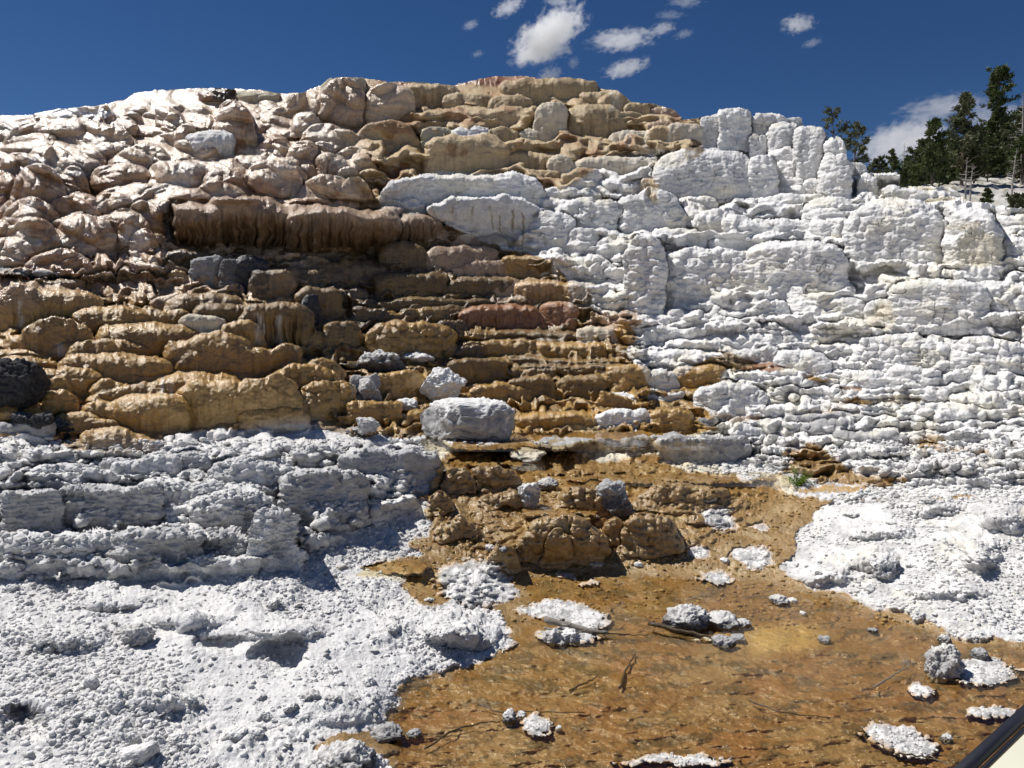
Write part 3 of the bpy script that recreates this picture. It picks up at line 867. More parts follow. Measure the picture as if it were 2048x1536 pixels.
hitlump = (wet > .6) & (m_flow > .5)
col = mix(col, flowc, flowm)
wet = wet * (1 - flowm) + flowm * .8
rough = rough * (1 - flowm) + flowm * .3
st = st * (1 - flowm)
wi = isl * m_flow
col = mix(col, C3('W') * (.55 + .42 * sstep(-.3, .3, fbm(U / 14, V / 9, 180.5, 3)))[..., None], wi); wet *= (1 - wi); rough = rough * (1 - wi) + .9 * wi
# orange rims where water seeps into the white crust
rim = blur(flowm, 9 / STEP, 6 / STEP) * (1 - flowm) * (V > 850)
col = mix(col, np.array((.55, .38, .22), np.float32), sstep(.15, .6, rim + .12 * n2 + .25 * pn(U / 6, V / 4, 7.7)) * .8)
for cx, cy, a, b, k in [(1470, 722, 50, 12, 'M'), (1530, 737, 55, 6, 'R'), (1700, 978, 130, 7, 'O'), (1800, 800, 50, 9, 'M'), (1720, 806, 30, 6, 'O'), (1860, 888, 26, 12, 'O'), (1900, 902, 90, 4, 'P'),
                        (1640, 760, 26, 5, 'O'), (1700, 780, 30, 4, 'P'), (1230, 640, 60, 22, 'P'), (1250, 668, 26, 26, 'O'), (1400, 835, 40, 9, 'O'), (1900, 1000, 60, 4, 'O'), (1760, 1005, 70, 4, 'M'),
                        (1480, 836, 60, 6, 'P'), (1640, 824, 40, 4, 'R'), (1210, 395, 9, 8, 'M'), (1385, 300, 20, 20, 'M'), (1300, 380, 14, 26, 'T'), (400, 190, 30, 8, 'R'), (150, 225, 90, 9, 'Wx'), (1930, 452, 40, 12, 'Y'), (1960, 500, 50, 40, 'Y'), (1762, 628, 26, 34, 'Y')]:
    q = ((wU - cx) / a) ** 2 + ((wV - cy) / b) ** 2 + .5 * pn(U / 6, V / 5, cx * .1)
    f = sstep(1.1, .6, q) * .9
    col = mix(col, C3(k[0]), f); wet = np.maximum(wet, f * (.5 if k[0] != 'W' else 0))
# grey weathering on the steep faces of the near bank, and patches on the white hill
bankw = np.clip(m_bank + m_flow_s * 0, 0, 1) * (1 - m_flow)
gp = sstep(-.05, .55, fbm(U / 70, V / 40, 110.5, 4, .6))
col = mix(col, C3('G') * 1.25, bankw * gp * .8 * sstep(1250, 1050, V))
col = mix(col, np.array((.56, .555, .55), np.float32), bankw * .45)
whi = (1 - m_tan) * (1 - m_och) * (1 - m_flow) * (1 - m_bank)
col = mix(col, np.array((.55, .545, .53), np.float32), whi * sstep(.2, .7, fbm(U / 55, V / 30, 120.5, 4, .6)) * .55)
col = mix(col, np.array((.70, .655, .55), np.float32), whi * sstep(.1, .6, fbm(U / 90, V / 45, 124.5, 4, .6)) * .6)
col = mix(col, np.array((.50, .495, .49), np.float32), whi * sstep(.0, .6, fbm(U / 60, V / 26, 122.5, 3)) * .55 * sstep(700, 860, V) * sstep(1750, 1450, U + 200 * n1))
col = mix(col, np.array((.45, .44, .43), np.float32), whi * sstep(880, 960, V) * sstep(-.2, .6, fbm(U / 40, V / 18, 126.5, 5, .65)) * .75)
wst = whi * sstep(840, 760, V) * sstep(-.1, .5, fbm(U / 110, V / 60, 190.5, 2))
col = mix(col, np.array((.43, .425, .41), np.float32), wst * sstep(.2, .9, strk) * .40)
crack = sstep(.030, .004, np.abs(fbm(WU / 46, WV / 60, 191.5, 3, .55))) * sstep(.0, .3, fbm(U / 55, V / 45, 192.5, 2)) * whi * sstep(860, 780, V)
col = mix(col, np.array((.20, .185, .16), np.float32), crack * .55)
# small dark crevice stains
cr = sstep(.86, 1.05, fbm(U / 14, V / 22, 130.5, 3))
col = mix(col, np.array((.22, .18, .14), np.float32), whi * cr * .5 * sstep(760, 650, V))
# mineral streaks running down
sd = sstep(.15, .9, strk) * np.clip(st, 0, 1)
slt = sstep(.25, 1.0, -strk) * np.clip(st, 0, 1)
lum = col.mean(-1)
dk = col * np.where(lum > .4, .62, .38)[..., None] * np.array((1.05, .95, .8), np.float32)
col = col + (dk - col) * (sd * .9)[..., None]
col = mix(col, np.clip(col * 1.5, 0, .75), slt * .55)
col *= (1 + .07 * n2 + .05 * pn(U / 5, V / 5, .1))[..., None]
# brown iron stains hanging below the white basin, white runs on tan
for cx, y0, y1, w_ in [(903, 412, 432, 3), (945, 412, 440, 3), (978, 412, 428, 5), (1027, 420, 470, 4), (1045, 425, 500, 3), (1072, 425, 445, 8), (985, 430, 470, 2), (1030, 480, 502, 12), (1000, 430, 480, 2), (865, 410, 425, 2)]:
    xx = np.abs(U - cx - 4 * pn(V / 12, cx * .1, .5)) / w_
    f = sstep(1.2, .2, xx) * sstep(y0 - 3, y0 + 3, V) * sstep(y1, y1 - 18, V) * .75
    col = mix(col, np.array((.25, .19, .10), np.float32), f)
for cx, y0, y1, w_ in [(1224, 181, 225, 5), (1237, 182, 225, 4), (1150, 520, 560, 6), (1110, 515, 565, 7), (1145, 565, 620, 7), (1168, 566, 620, 7), (325, 755, 795, 5), (340, 757, 797, 4), (518, 625, 690, 9), (557, 630, 690, 6), (38, 600, 660, 5), (1255, 262, 300, 6), (1292, 264, 300, 6), (120, 686, 716, 8)]:
    xx = np.abs(U - cx - 5 * pn(V / 16, cx * .1, .5)) / (w_ * (1 + .5 * pn(V / 22, cx * .3, 1.5)))
    f = sstep(1.6, .1, xx) * sstep(y0 - 3, y0 + 3, V) * sstep(y1 + 4, y1 - 10, V) * .75 * sstep(-.6, .3, pn(U / 3, V / 30, cx * .1))
    col = mix(col, np.array((.66, .62, .54), np.float32), f)

# -------- skyline: rows above it become the hidden plateau behind
for j in range(NU):
    i0 = int(np.searchsorted(vs, SKYV[j]))
    if i0 <= 0: continue
    sx, sz = rays(us[j], SKYV[j])
    Y0 = Y[i0, j]; Z0 = EYE + sz * Y0
    k = np.arange(i0, 0, -1).astype(np.float32)     # 1 just above the lip
    k = (i0 - np.arange(i0)).astype(np.float32) - 1
    dY = .10 * k + .0022 * k * k
    Y[:i0, j] = Y0 + dY
    SX[:i0, j] = sx
    zt = Z0 - .03 * dY - .10 * (1 - np.exp(-dY / .4))
    SZ[:i0, j] = (zt - EYE) / (Y0 + dY)
    col[:i0, j] = col[i0, j]

Px = SX * Y; Py = Y; Pz = EYE + SZ * Y
def normals(a, b, c):
    du = [np.gradient(q, axis=1) for q in (a, b, c)]
    dv = [np.gradient(q, axis=0) for q in (a, b, c)]
    nx = dv[1] * du[2] - dv[2] * du[1]; ny = dv[2] * du[0] - dv[0] * du[2]; nz = dv[0] * du[1] - dv[1] * du[0]
    l = np.sqrt(nx * nx + ny * ny + nz * nz) + 1e-12
    return nx / l, ny / l, nz / l
rb = 2.5 / STEP
nx, ny, nz = normals(blur(Px, rb, rb), blur(Py, rb, rb), blur(Pz, rb, rb))
dry = np.clip(1 - wet * 1.3, 0, 1) * np.clip(rough, 0, 1)
near = sstep(9.5, 6.5, Y) * (1 - sstep(.2, .6, m_flow * (1 - isl)))
far = 1 - sstep(9.5, 6.5, Y)
disp = np.zeros_like(Y)
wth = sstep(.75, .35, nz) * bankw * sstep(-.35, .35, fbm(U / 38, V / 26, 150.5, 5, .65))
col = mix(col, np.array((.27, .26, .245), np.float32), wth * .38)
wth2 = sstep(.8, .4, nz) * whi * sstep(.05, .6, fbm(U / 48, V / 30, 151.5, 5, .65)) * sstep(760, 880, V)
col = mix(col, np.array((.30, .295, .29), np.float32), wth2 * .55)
# cauliflower crust of the white rock
disp += far * dry * (-.055 * billow(Px / .42, Py / .42, Pz / .32, 5, .6) + .016 * lobe(Px / .15, Py / .15, Pz / .12) + .011 * lobe(Px / .06, Py / .06, Pz / .05) + .02 * fbm(Px / .3, Py / .3, Pz / .07, 3))
# rubble of the near banks
hump = fbm(Px / .5, Py / .5, Pz / .5, 3)
crk = lobe(Px / .042, Py / .042, Pz / .042)
stn = sstep(.55, 1.0, lobe(Px / .10 + 5, Py / .10, Pz / .10)) * sstep(-.1, .4, hump)
vert = sstep(.75, .35, nz)      # steep faces are fretted, not strewn
grain = .6 + .5 * sstep(-.35, .35, fbm(Px / .7, Py / .7, Pz / .7 + 9, 3))
disp += near * grain * (.040 * hump + .009 * crk * (1 - .4 * vert) + .020 * stn - (.030 + .045 * vert) * billow(Px / .24, Py / .24, Pz / .13, 6, .62) + .006 * lobe(Px / .02, Py / .02, Pz / .02) + .02 * vert * fbm(Px / .3, Py / .3, Pz / .03, 3))
# wet surfaces: soft ripples and beads
disp += (1 - dry) * far * (.010 * fbm(Px / .16, Py / .16, Pz / .16, 3) + .008 * lobe(Px / .11, Py / .11, Pz / .07) + .007 * pn(Px / .05, Py / .05, Pz / .04))
fw = flowm * sstep(.5, .1, m_pool)
disp += fw * (.010 * lobe(Px / .055, Py / .055, Pz / .055) + .008 * fbm(Px / .15, Py / .15, Pz / .15, 3))
pf = flowm * sstep(.2, .8, m_pool)
plate = wor(Px / .30 + 1.1 * fbm(Px / .22, Py / .22, .5, 3), Py / .22 + 1.1 * fbm(Px / .22, Py / .22, 5., 3), .5)
plm = sstep(.0, .5, fbm(Px / .6, Py / .5, 3.3, 2))
edge = sstep(.80, .95, plate) * plm
disp += pf * (-.006 * edge + .004 * fbm(Px / .05, Py / .05, .5, 3))
col = mix(col, col * .5, pf * edge * .8)
col = mix(col, col * .45, pf * sstep(.35, .8, fbm(Px / .10, Py / .16, 2.2, 4, .65)) * .5)
col = mix(col, np.array((.42, .31, .15), np.float32), pf * sstep(.4, .9, fbm(Px / .06 + 9, Py / .05, 2.2, 4, .7)) * .4)
disp = disp - .03 * crack
disp *= (Y < 60) * (1 - .65 * isl * m_flow)
# fade out over the hidden plateau
above = V < (SKYV[None, :] - 6)
disp = np.where(above, disp * .3, disp)
Px = Px + nx * disp; Py = Py + ny * disp; Pz = Pz + nz * disp

# -------- material of all travertine
def terrain_mat(name, bump_scale=1.0):
    m = bpy.data.materials.new(name); m.use_nodes = True
    n = m.node_tree; L = n.links; N = n.nodes
    bs = N['Principled BSDF']
    at_ = N.new('ShaderNodeAttribute'); at_.attribute_name = 'tint'
    aw = N.new('ShaderNodeAttribute'); aw.attribute_name = 'wet'
    geo = N.new('ShaderNodeNewGeometry')
    no = N.new('ShaderNodeTexNoise'); no.inputs['Scale'].default_value = 22; no.inputs['Detail'].default_value = 6; no.inputs['Roughness'].default_value = .65
    no2 = N.new('ShaderNodeTexNoise'); no2.inputs['Scale'].default_value = 70; no2.inputs['Detail'].default_value = 4
    L.new(geo.outputs['Position'], no.inputs['Vector']); L.new(geo.outputs['Position'], no2.inputs['Vector'])
    mr = N.new('ShaderNodeMapRange'); mr.inputs[1].default_value = .3; mr.inputs[2].default_value = .7; mr.inputs[3].default_value = .84; mr.inputs[4].default_value = 1.12
    L.new(no.outputs[0], mr.inputs[0])
    mu = N.new('ShaderNodeVectorMath'); mu.operation = 'SCALE'
    L.new(at_.outputs['Color'], mu.inputs[0]); L.new(mr.outputs[0], mu.inputs['Scale'])
    L.new(mu.outputs[0], bs.inputs['Base Color'])
    rr_ = N.new('ShaderNodeMapRange'); rr_.inputs[3].default_value = .88; rr_.inputs[4].default_value = .33
    L.new(aw.outputs['Fac'], rr_.inputs[0]); L.new(rr_.outputs[0], bs.inputs['Roughness'])
    cw = N.new('ShaderNodeMath'); cw.operation = 'MULTIPLY'; cw.inputs[1].default_value = 1.1; cw.use_clamp = True; L.new(aw.outputs['Fac'], cw.inputs[0]); L.new(cw.outputs[0], bs.inputs['Coat Weight']); bs.inputs['Coat Roughness'].default_value = .17
    sp = N.new('ShaderNodeMapRange'); sp.inputs[3].default_value = .15; sp.inputs[4].default_value = .55
    L.new(aw.outputs['Fac'], sp.inputs[0]); L.new(sp.outputs[0], bs.inputs['Specular IOR Level'])
    b1 = N.new('ShaderNodeBump'); b1.inputs['Distance'].default_value = .02; b1.inputs['Strength'].default_value = .75 * bump_scale
    b3 = N.new('ShaderNodeBump'); b3.inputs['Distance'].default_value = .023; b3.inputs['Strength'].default_value = 1.0
    no3 = N.new('ShaderNodeTexNoise'); no3.inputs['Scale'].default_value = 26; no3.inputs['Detail'].default_value = 3; no3.inputs['Roughness'].default_value = .7; L.new(geo.outputs['Position'], no3.inputs['Vector']); L.new(no3.outputs[0], b3.inputs['Height'])
    b2 = N.new('ShaderNodeBump'); b2.inputs['Distance'].default_value = .008; b2.inputs['Strength'].default_value = .6 * bump_scale
    L.new(no.outputs[0], b1.inputs['Height']); L.new(no2.outputs[0], b2.inputs['Height'])
    L.new(b1.outputs[0], b2.inputs['Normal']); L.new(b2.outputs[0], bs.inputs['Normal']); L.new(b3.outputs[0], bs.inputs['Coat Normal'])
    return m
M_ROCK = terrain_mat('travertine')

def grid_mesh(name, verts, quads, tint, wetv, mat):
    me = bpy.data.meshes.new(name)
    me.vertices.add(len(verts)); me.vertices.foreach_set('co', verts.astype(np.float32).ravel())
    me.loops.add(len(quads) * 4); me.loops.foreach_set('vertex_index', quads.astype(np.int32).ravel())
    me.polygons.add(len(quads)); me.polygons.foreach_set('loop_start', np.arange(0, len(quads) * 4, 4, dtype=np.int32))
    me.update(calc_edges=True)
    me.shade_smooth()
    a = me.attributes.new('tint', 'FLOAT_COLOR', 'POINT')
    c4 = np.ones((len(verts), 4), np.float32); c4[:, :3] = np.clip(tint, .005, .85)
    a.data.foreach_set('color', c4.ravel())
    if wetv is not None:
        a = me.attributes.new('wet', 'FLOAT', 'POINT'); a.data.foreach_set('value', np.clip(wetv, 0, 1).astype(np.float32))
    me.materials.append(mat)
    o = bpy.data.objects.new(name, me); C.objects.link(o)
    return o

label = np.zeros(U.shape, np.int8)                       # 0 white terraces
label[inpoly(wU, wV, P_TAN)] = 1
label[inpoly(wU, wV, P_OCHRE)] = 2
label[(m_bank > .5)] = 3
label[(inpoly(fU, fV, P_FLOW)) & (isl < .4)] = 4
verts = np.stack([Px, Py, Pz], -1).reshape(-1, 3)
fn = np.stack(normals(Px, Py, Pz), -1).reshape(-1, 3)
idx = np.arange(NU * NV).reshape(NV, NU)
q = np.stack([idx[:-1, :-1], idx[1:, :-1], idx[1:, 1:], idx[:-1, 1:]], -1).reshape(-1, 4)
fl_ = label[:-1, :-1].ravel()
colf = col.reshape(-1, 3); wetf = wet.ravel()
for li, nm in enumerate(['white_terraces', 'hill', 'ochre_terraces', 'ground', 'stream_bed']):
    qq = q[fl_ == li]
    used = np.unique(qq)
    remap = np.zeros(NU * NV, np.int32); remap[used] = np.arange(len(used))
    o = grid_mesh(nm, verts[used], remap[qq], colf[used], wetf[used], M_ROCK)
    tag(o, kind='structure')
print('terrain', NU, NV, len(q))
def surf(u, v):
    """world point of the terrain under a pixel of the frame"""
    j = int(np.clip(np.searchsorted(us, u), 0, NU - 1)); i = int(np.clip(np.searchsorted(vs, v), 0, NV - 1))
    return Vector((float(Px[i, j]), float(Py[i, j]), float(Pz[i, j])))

# ------------------------------------------------------------------ simple materials
def mat(name, c, rough=.8, noise=.25, scale=30, bump=.3, spec=.3, dist=.01, stretch=None):
    m = bpy.data.materials.new(name); m.use_nodes = True
    N = m.node_tree.nodes; L = m.node_tree.links; bs = N['Principled BSDF']
    tc = N.new('ShaderNodeTexCoord'); mp = N.new('ShaderNodeMapping')
    L.new(tc.outputs['Object'], mp.inputs[0])
    if stretch: mp.inputs['Scale'].default_value = stretch
    no = N.new('ShaderNodeTexNoise'); no.inputs['Scale'].default_value = scale; no.inputs['Detail'].default_value = 5
    L.new(mp.outputs[0], no.inputs['Vector'])
    cr = N.new('ShaderNodeMixRGB')
    cr.inputs[1].default_value = (*[x * (1 - noise) for x in c], 1); cr.inputs[2].default_value = (*[min(1, x * (1 + noise)) for x in c], 1)
    L.new(no.outputs[0], cr.inputs[0]); L.new(cr.outputs[0], bs.inputs['Base Color'])
    bs.inputs['Roughness'].default_value = rough; bs.inputs['Specular IOR Level'].default_value = spec
    if bump:
        b = N.new('ShaderNodeBump'); b.inputs['Strength'].default_value = bump; b.inputs['Distance'].default_value = dist
        L.new(no.outputs[0], b.inputs['Height']); L.new(b.outputs[0], bs.inputs['Normal'])
    return m
M_BARK = mat('bark', (.13, .10, .08), .9, .4, 12, .6, stretch=(1, 1, .25))
M_DEAD = mat('dead_wood', (.34, .31, .28), .85, .35, 14, .5, stretch=(1, 1, .2))
M_DRIFT = mat('drift_wood', (.20, .175, .15), .75, .45, 40, .6, stretch=(1, 1, 1))
M_WETW = mat('wet_wood', (.07, .05, .03), .35, .4, 40, .6)
def leaf_mat(name, c, c2):
    m = bpy.data.materials.new(name); m.use_nodes = True
    N = m.node_tree.nodes; L = m.node_tree.links; bs = N['Principled BSDF']
    oi = N.new('ShaderNodeNewGeometry'); mx = N.new('ShaderNodeMixRGB')
    L.new(oi.outputs['Random Per Island'], mx.inputs[0])
    mx.inputs[1].default_value = (*c, 1); mx.inputs[2].default_value = (*c2, 1)
    L.new(mx.outputs[0], bs.inputs['Base Color']); bs.inputs['Roughness'].default_value = .6
    bs.inputs['Specular IOR Level'].default_value = .25
    tr = N.new('ShaderNodeBsdfTranslucent'); L.new(mx.outputs[0], tr.inputs[0])
    ms = N.new('ShaderNodeMixShader'); ms.inputs[0].default_value = .2
    L.new(bs.outputs[0], ms.inputs[1]); L.new(tr.outputs[0], ms.inputs[2])
    L.new(ms.outputs[0], N['Material Output'].inputs[0])
    return m
M_NEED = leaf_mat('pine_needles', (.035, .058, .018), (.10, .12, .04))
M_NEED2 = leaf_mat('grey_green_needles', (.06, .075, .035), (.14, .14, .075))
M_LEAF = leaf_mat('herb_leaves', (.10, .17, .02), (.20, .28, .05))

def simple_mesh(name, vs_, fs_, m, parent=None, smooth=False):
    me = bpy.data.meshes.new(name)
    me.from_pydata([tuple(v) for v in vs_], [], fs_)
    if smooth: me.shade_smooth()
    me.materials.append(m)
    o = bpy.data.objects.new(name, me); C.objects.link(o)
    if parent: o.parent = parent
    return o

def empty(name, loc):
    o = bpy.data.objects.new(name, None); o.location = loc; o.empty_display_size = .2; C.objects.link(o); return o

def tube(V_, F_, pts, rads, n=6):
    base = len(V_)
    pts = [Vector(p) for p in pts]
    for i, (p, r_) in enumerate(zip(pts, rads)):
        d = (pts[min(i + 1, len(pts) - 1)] - pts[max(i - 1, 0)]).normalized()
        s = d.cross(Vector((.31, .2, .93)) if abs(d.z) < .9 else Vector((1, .1, 0))).normalized()
        t = d.cross(s)
        for k in range(n):
            a = 2 * math.pi * k / n
            V_.append(p + (s * math.cos(a) + t * math.sin(a)) * r_)
    for i in range(len(pts) - 1):
        for k in range(n):
            a, b = base + i * n + k, base + i * n + (k + 1) % n
            F_.append((a, b, b + n, a + n))
    F_.append(tuple(base + k for k in range(n))[::-1]); F_.append(tuple(base + (len(pts) - 1) * n + k for k in range(n)))

# ------------------------------------------------------------------ hillside behind, under the wood
bu = np.arange(1500, 3300, 5.0); bv = np.arange(230, 480, 2.0)
BU, BV = np.meshgrid(bu, bv)
topl = np.interp(bu, [1500, 1640, 1700, 1760, 1830, 1880, 1930, 1985, 2048, 2300, 3300], [390, 372, 368, 372, 377, 366, 352, 346, 330, 290, 250]) + 2.5 * pn(bu / 12, .5)
BVe = np.maximum(BV, topl[None, :])
BY = np.interp(BVe, [250, 330, 380, 430, 480], [64, 56, 42, 31, 24]) + .8 * fbm(BU / 60, BV / 25, 4.4, 3)
bsx, bsz = rays(BU, BVe)
kk = np.maximum(0, (topl[None, :] - BV) / 2)
bY = BY + kk * .35
bX = bsx * bY; bZ = EYE + bsz * BY + .0 * kk
bd = .30 * billow(bX / 1.2, bY / 1.2, bZ / .5, 4) ; bZ = bZ - bd * (kk < 1)
q_ = fbm(BU / 16, BV / 5, 7.1, 3)
bc = mix(np.broadcast_to(np.array((.50, .485, .46), np.float32), BU.shape + (3,)), np.array((.20, .18, .15), np.float32), sstep(.1, .6, q_) * .9)
bc = mix(bc, np.array((.32, .29, .22), np.float32), sstep(-.1, .5, fbm(BU / 40, BV / 20, 9.1, 2)) * .6)
bi = np.arange(BU.size).reshape(BU.shape)
bq = np.stack([bi[:-1, :-1], bi[1:, :-1], bi[1:, 1:], bi[:-1, 1:]], -1).reshape(-1, 4)
o = grid_mesh('far_hillside', np.stack([bX, bY, bZ], -1).reshape(-1, 3), bq, bc.reshape(-1, 3), np.zeros(BU.size), M_ROCK)
tag(o, kind='structure')
# wide ground sheet below everything, out to the horizon
M_SOIL = mat('pale_soil', (.42, .40, .36), .95, .2, .5, 0)
o = simple_mesh('plain', [(-3000, -2500, -.6), (3000, -2500, -.6), (3000, 4000, -.6), (-3000, 4000, -.6)], [(0, 1, 2, 3)], M_SOIL)
tag(o, kind='structure')

def surf_back(u, v):
    j = int(np.clip(round((u - 1500) / 5), 0, len(bu) - 1)); i = int(np.clip(round((v - 230) / 2), 0, len(bv) - 1))
    return Vector((float(bX[i, j]), float(bY[i, j]), float(bZ[i, j])))

# ------------------------------------------------------------------ trees
def pine(seed, h, w, shape='cone', dens=1.0, low=.12, lean=0.0, clump=1.0, dead=False):
    """verts/faces of wood and needles; shape gives the crown outline"""
    rnd = random.Random(seed)
    tv, tf, nv, nf_ = [], [], [], []
    n = 9
    bx, by = rnd.uniform(-.02, .02) * h, rnd.uniform(-.02, .02) * h
    def axis(t): return Vector((bx * math.sin(t * 2.6) + lean * h * t * t, by * math.sin(t * 3.1), h * t))
    r0 = .016 * h + .02
    tube(tv, tf, [axis(i / n) - Vector((0, 0, .4 if i == 0 else 0)) for i in range(n + 1)], [r0 * (1 - .93 * i / n) for i in range(n + 1)], 7)
    nb = int(70 * dens * (h / 7) ** .5)
    for b in range(nb):
        t = low + (1 - low) * ((b + rnd.random()) / nb) ** .9
        if shape == 'cone': ww = (1 - t) ** .75 * 1.05 + .05
        elif shape == 'round': ww = .25 + .75 * math.sin(math.pi * min(1, max(0, (t - .05) / .98))) ** .6
        elif shape == 'top': ww = (.75 if t > .62 else (.30 if t > .5 else .95 - .6 * t)) * (1 if t < .85 else (1.04 - t) * 4.5)
        else: ww = .6
        ln = w / 2 * ww * rnd.uniform(.55, 1.2)
        a = rnd.uniform(0, 2 * math.pi)
        p0 = axis(min(t, .995))
        up = rnd.uniform(-.25, .25) + (.7 if t > .8 else .15) + (.35 if shape in ('top', 'round') else 0)
        d = Vector((math.cos(a), math.sin(a), up)).normalized()
        pts = [p0]; m_ = 4
        for k in range(1, m_ + 1):
            pts.append(p0 + d * ln * k / m_ + Vector((0, 0, (.10 if not dead else -.05) * ln * (k / m_) ** 2 * rnd.uniform(-1, 2))) + Vector((rnd.gauss(0, .03), rnd.gauss(0, .03), 0)) * ln)
        rb_ = (.010 * h * (1 - t) + .012) * (.7 if not dead else .8)
        tube(tv, tf, pts, [rb_ * (1 - .8 * k / m_) for k in range(m_ + 1)], 3)
        tw = rnd.randint(3, 6)
        for k in range(tw):
            s = rnd.uniform(.35, 1.0)
            i = min(int(s * m_), m_ - 1); q0 = pts[i].lerp(pts[i + 1], s * m_ - i)
            dd = (d + Vector((rnd.gauss(0, .6), rnd.gauss(0, .6), rnd.gauss(.2, .45)))).normalized()
            tl = ln * rnd.uniform(.15, .38) * (1.5 if dead else 1)
            q1 = q0 + dd * tl
            if dead or rnd.random() < .6: tube(tv, tf, [q0, q0.lerp(q1, .5) + Vector((0, 0, .04 * tl)), q1], [rb_ * .4, rb_ * .3, rb_ * .12], 3)
            if dead: continue
            cnt = int(rnd.uniform(12, 24) * clump)
            for c in range(cnt):
                e = q0.lerp(q1, rnd.uniform(.3, 1.15)) + Vector((rnd.gauss(0, 1), rnd.gauss(0, 1), rnd.gauss(0, .7))) * (.045 * w * .55)
                sd_ = Vector((rnd.gauss(0, 1), rnd.gauss(0, 1), rnd.gauss(.5, .8))).normalized()
                l_ = rnd.uniform(.11, .24) * (w / 3) ** .5
                s2 = sd_.cross(Vector((rnd.gauss(0, 1), rnd.gauss(0, 1), rnd.gauss(0, 1)))).normalized() * l_ * .22
                bI = len(nv)
                nv.extend([e - s2, e + s2, e + s2 * .6 + sd_ * l_, e - s2 * .6 + sd_ * l_])
                nf_.append((bI, bI + 1, bI + 2, bI + 3))
    return tv, tf, nv, nf_

def put_tree(seed, u, vtop, vbase, wpx, Ydist, lab, shape='cone', group=None, dead=False, nm=None, cat='pine tree', **kw):
    base = at(u, vbase, Ydist)
    h = (vbase - vtop) * Ydist / FPX; w = wpx * Ydist / FPX
    tv, tf, nv, nf_ = pine(seed, h, w, shape, dead=dead, **kw)
    root = empty(nm or ('dead_tree' if dead else 'pine_tree'), base)
    tag(root, lab, 'dead tree' if dead else cat, group)
    simple_mesh('trunk', tv, tf, M_DEAD if dead else M_BARK, root)
    if nv: simple_mesh('crown', nv, nf_, M_NEED2 if seed % 3 == 0 else M_NEED, root)
    return root
GT = 'pines on the slope behind the white terraces'
put_tree(3, 1664, 233, 345, 58, 44, 'sparse brownish pine rising alone just behind the tall white tower', 'round', GT, dens=.6, clump=.5, low=.3)
put_tree(6, 1706, 262, 352, 62, 43, 'short bushy pine leaning right beside the white tower edge', 'round', GT, lean=.12, dens=.8, clump=.7, low=.1)
put_tree(5, 1990, 150, 352, 78, 50, 'tallest pine with a rounded top crown above a thin waist, far right', 'top', GT, dens=1.5, clump=1.2, low=.1)
put_tree(9, 1922, 200, 386, 96, 44, 'tall open-branched pine with spiky sparse top, left of the tallest pine', 'cone', GT, dens=1.3, clump=.6, low=.25)
put_tree(8, 1864, 248, 380, 86, 42, 'mid-sized dense pine with a bare forked top, left of the spiky pine', 'cone', GT, dens=1.2, clump=.9, low=.15)
put_tree(12, 2046, 236, 392, 80, 46, 'dark pine cut by the right edge of the photo', 'round', GT, dens=1.2, low=.1)
put_tree(13, 1782, 303, 372, 34, 55, 'small pointed pine at the left end of the wood', 'cone', GT, low=.05)
put_tree(14, 1762, 321, 374, 28, 56, 'small round pine beside the pointed one at the left end of the wood', 'round', GT, low=.05)
put_tree(15, 1745, 326, 374, 30, 56, 'leftmost little pine of the wood next to the white square block', 'round', GT, low=.05)
put_tree(16, 1806, 289, 372, 24, 50, 'thin grey bare-branched snag between the small pines and the mid-sized pine', group='dead trees among the pines', dead=True, low=.2, dens=.6)
put_tree(17, 2043, 196, 395, 60, 45, 'tall bare dead tree at the right edge of the photo', group='dead trees among the pines', dead=True, low=.2, dens=.8, lean=-.04)
put_tree(18, 1931, 318, 406, 44, 33, 'pale leafless snag standing in front of the wood with drooping twigs', group='dead trees among the pines', dead=True, low=.3, dens=.5)
put_tree(19, 1940, 330, 404, 60, 34, 'second pale leafless snag with long arched branches, right of the first', group='dead trees among the pines', dead=True, low=.3, dens=.5, lean=.03)
put_tree(23, 2022, 300, 405, 50, 36, 'broken bare grey tree with crossed limbs over the pale slope', group='dead trees among the pines', dead=True, low=.3, dens=.5, lean=.05)
put_tree(20, 1973, 380, 413, 26, 31, 'tiny dark pointed pine growing on the pale slope', 'cone', GT, low=.02, dens=1.2, clump=1.4)
put_tree(21, 2037, 400, 424, 44, 26, 'low dark pine shrub at the right edge on the pale slope', 'round', GT, low=.02, dens=1.2, clump=1.4)
fill = [(1760, 345), (1790, 330), (1812, 318), (1830, 306), (1848, 300), (1880, 290), (1902, 280), (1905, 300), (1940, 262), (1955, 275), (1968, 262), (1985, 268), (2005, 262), (2020, 246), (2034, 256), (2062, 240), (2085, 230), (2120, 215),
        (1800, 345), (1835, 335), (1870, 325), (1895, 330), (1925, 312), (1958, 310), (1990, 305), (2030, 300), (2060, 290), (1775, 352), (1745, 350), (1815, 332), (1852, 312), (1888, 306), (1912, 288), (1948, 290), (1975, 284), (2012, 280), (2044, 274), (2075, 270), (1870, 345), (1905, 342), (1940, 335)]
protos = [pine(100 + k, 5.0, 2.9, 'round' if k % 2 else 'cone', dens=1.3, low=.03, clump=1.15) for k in range(4)]
pm = []
for tv, tf, nv, nf_ in protos:
    t_ = simple_mesh('trunk', tv, tf, M_BARK); c_ = simple_mesh('crown', nv, nf_, M_NEED)
    pm.append((t_.data, c_.data)); bpy.data.objects.remove(t_); bpy.data.objects.remove(c_)
rnd = random.Random(5)
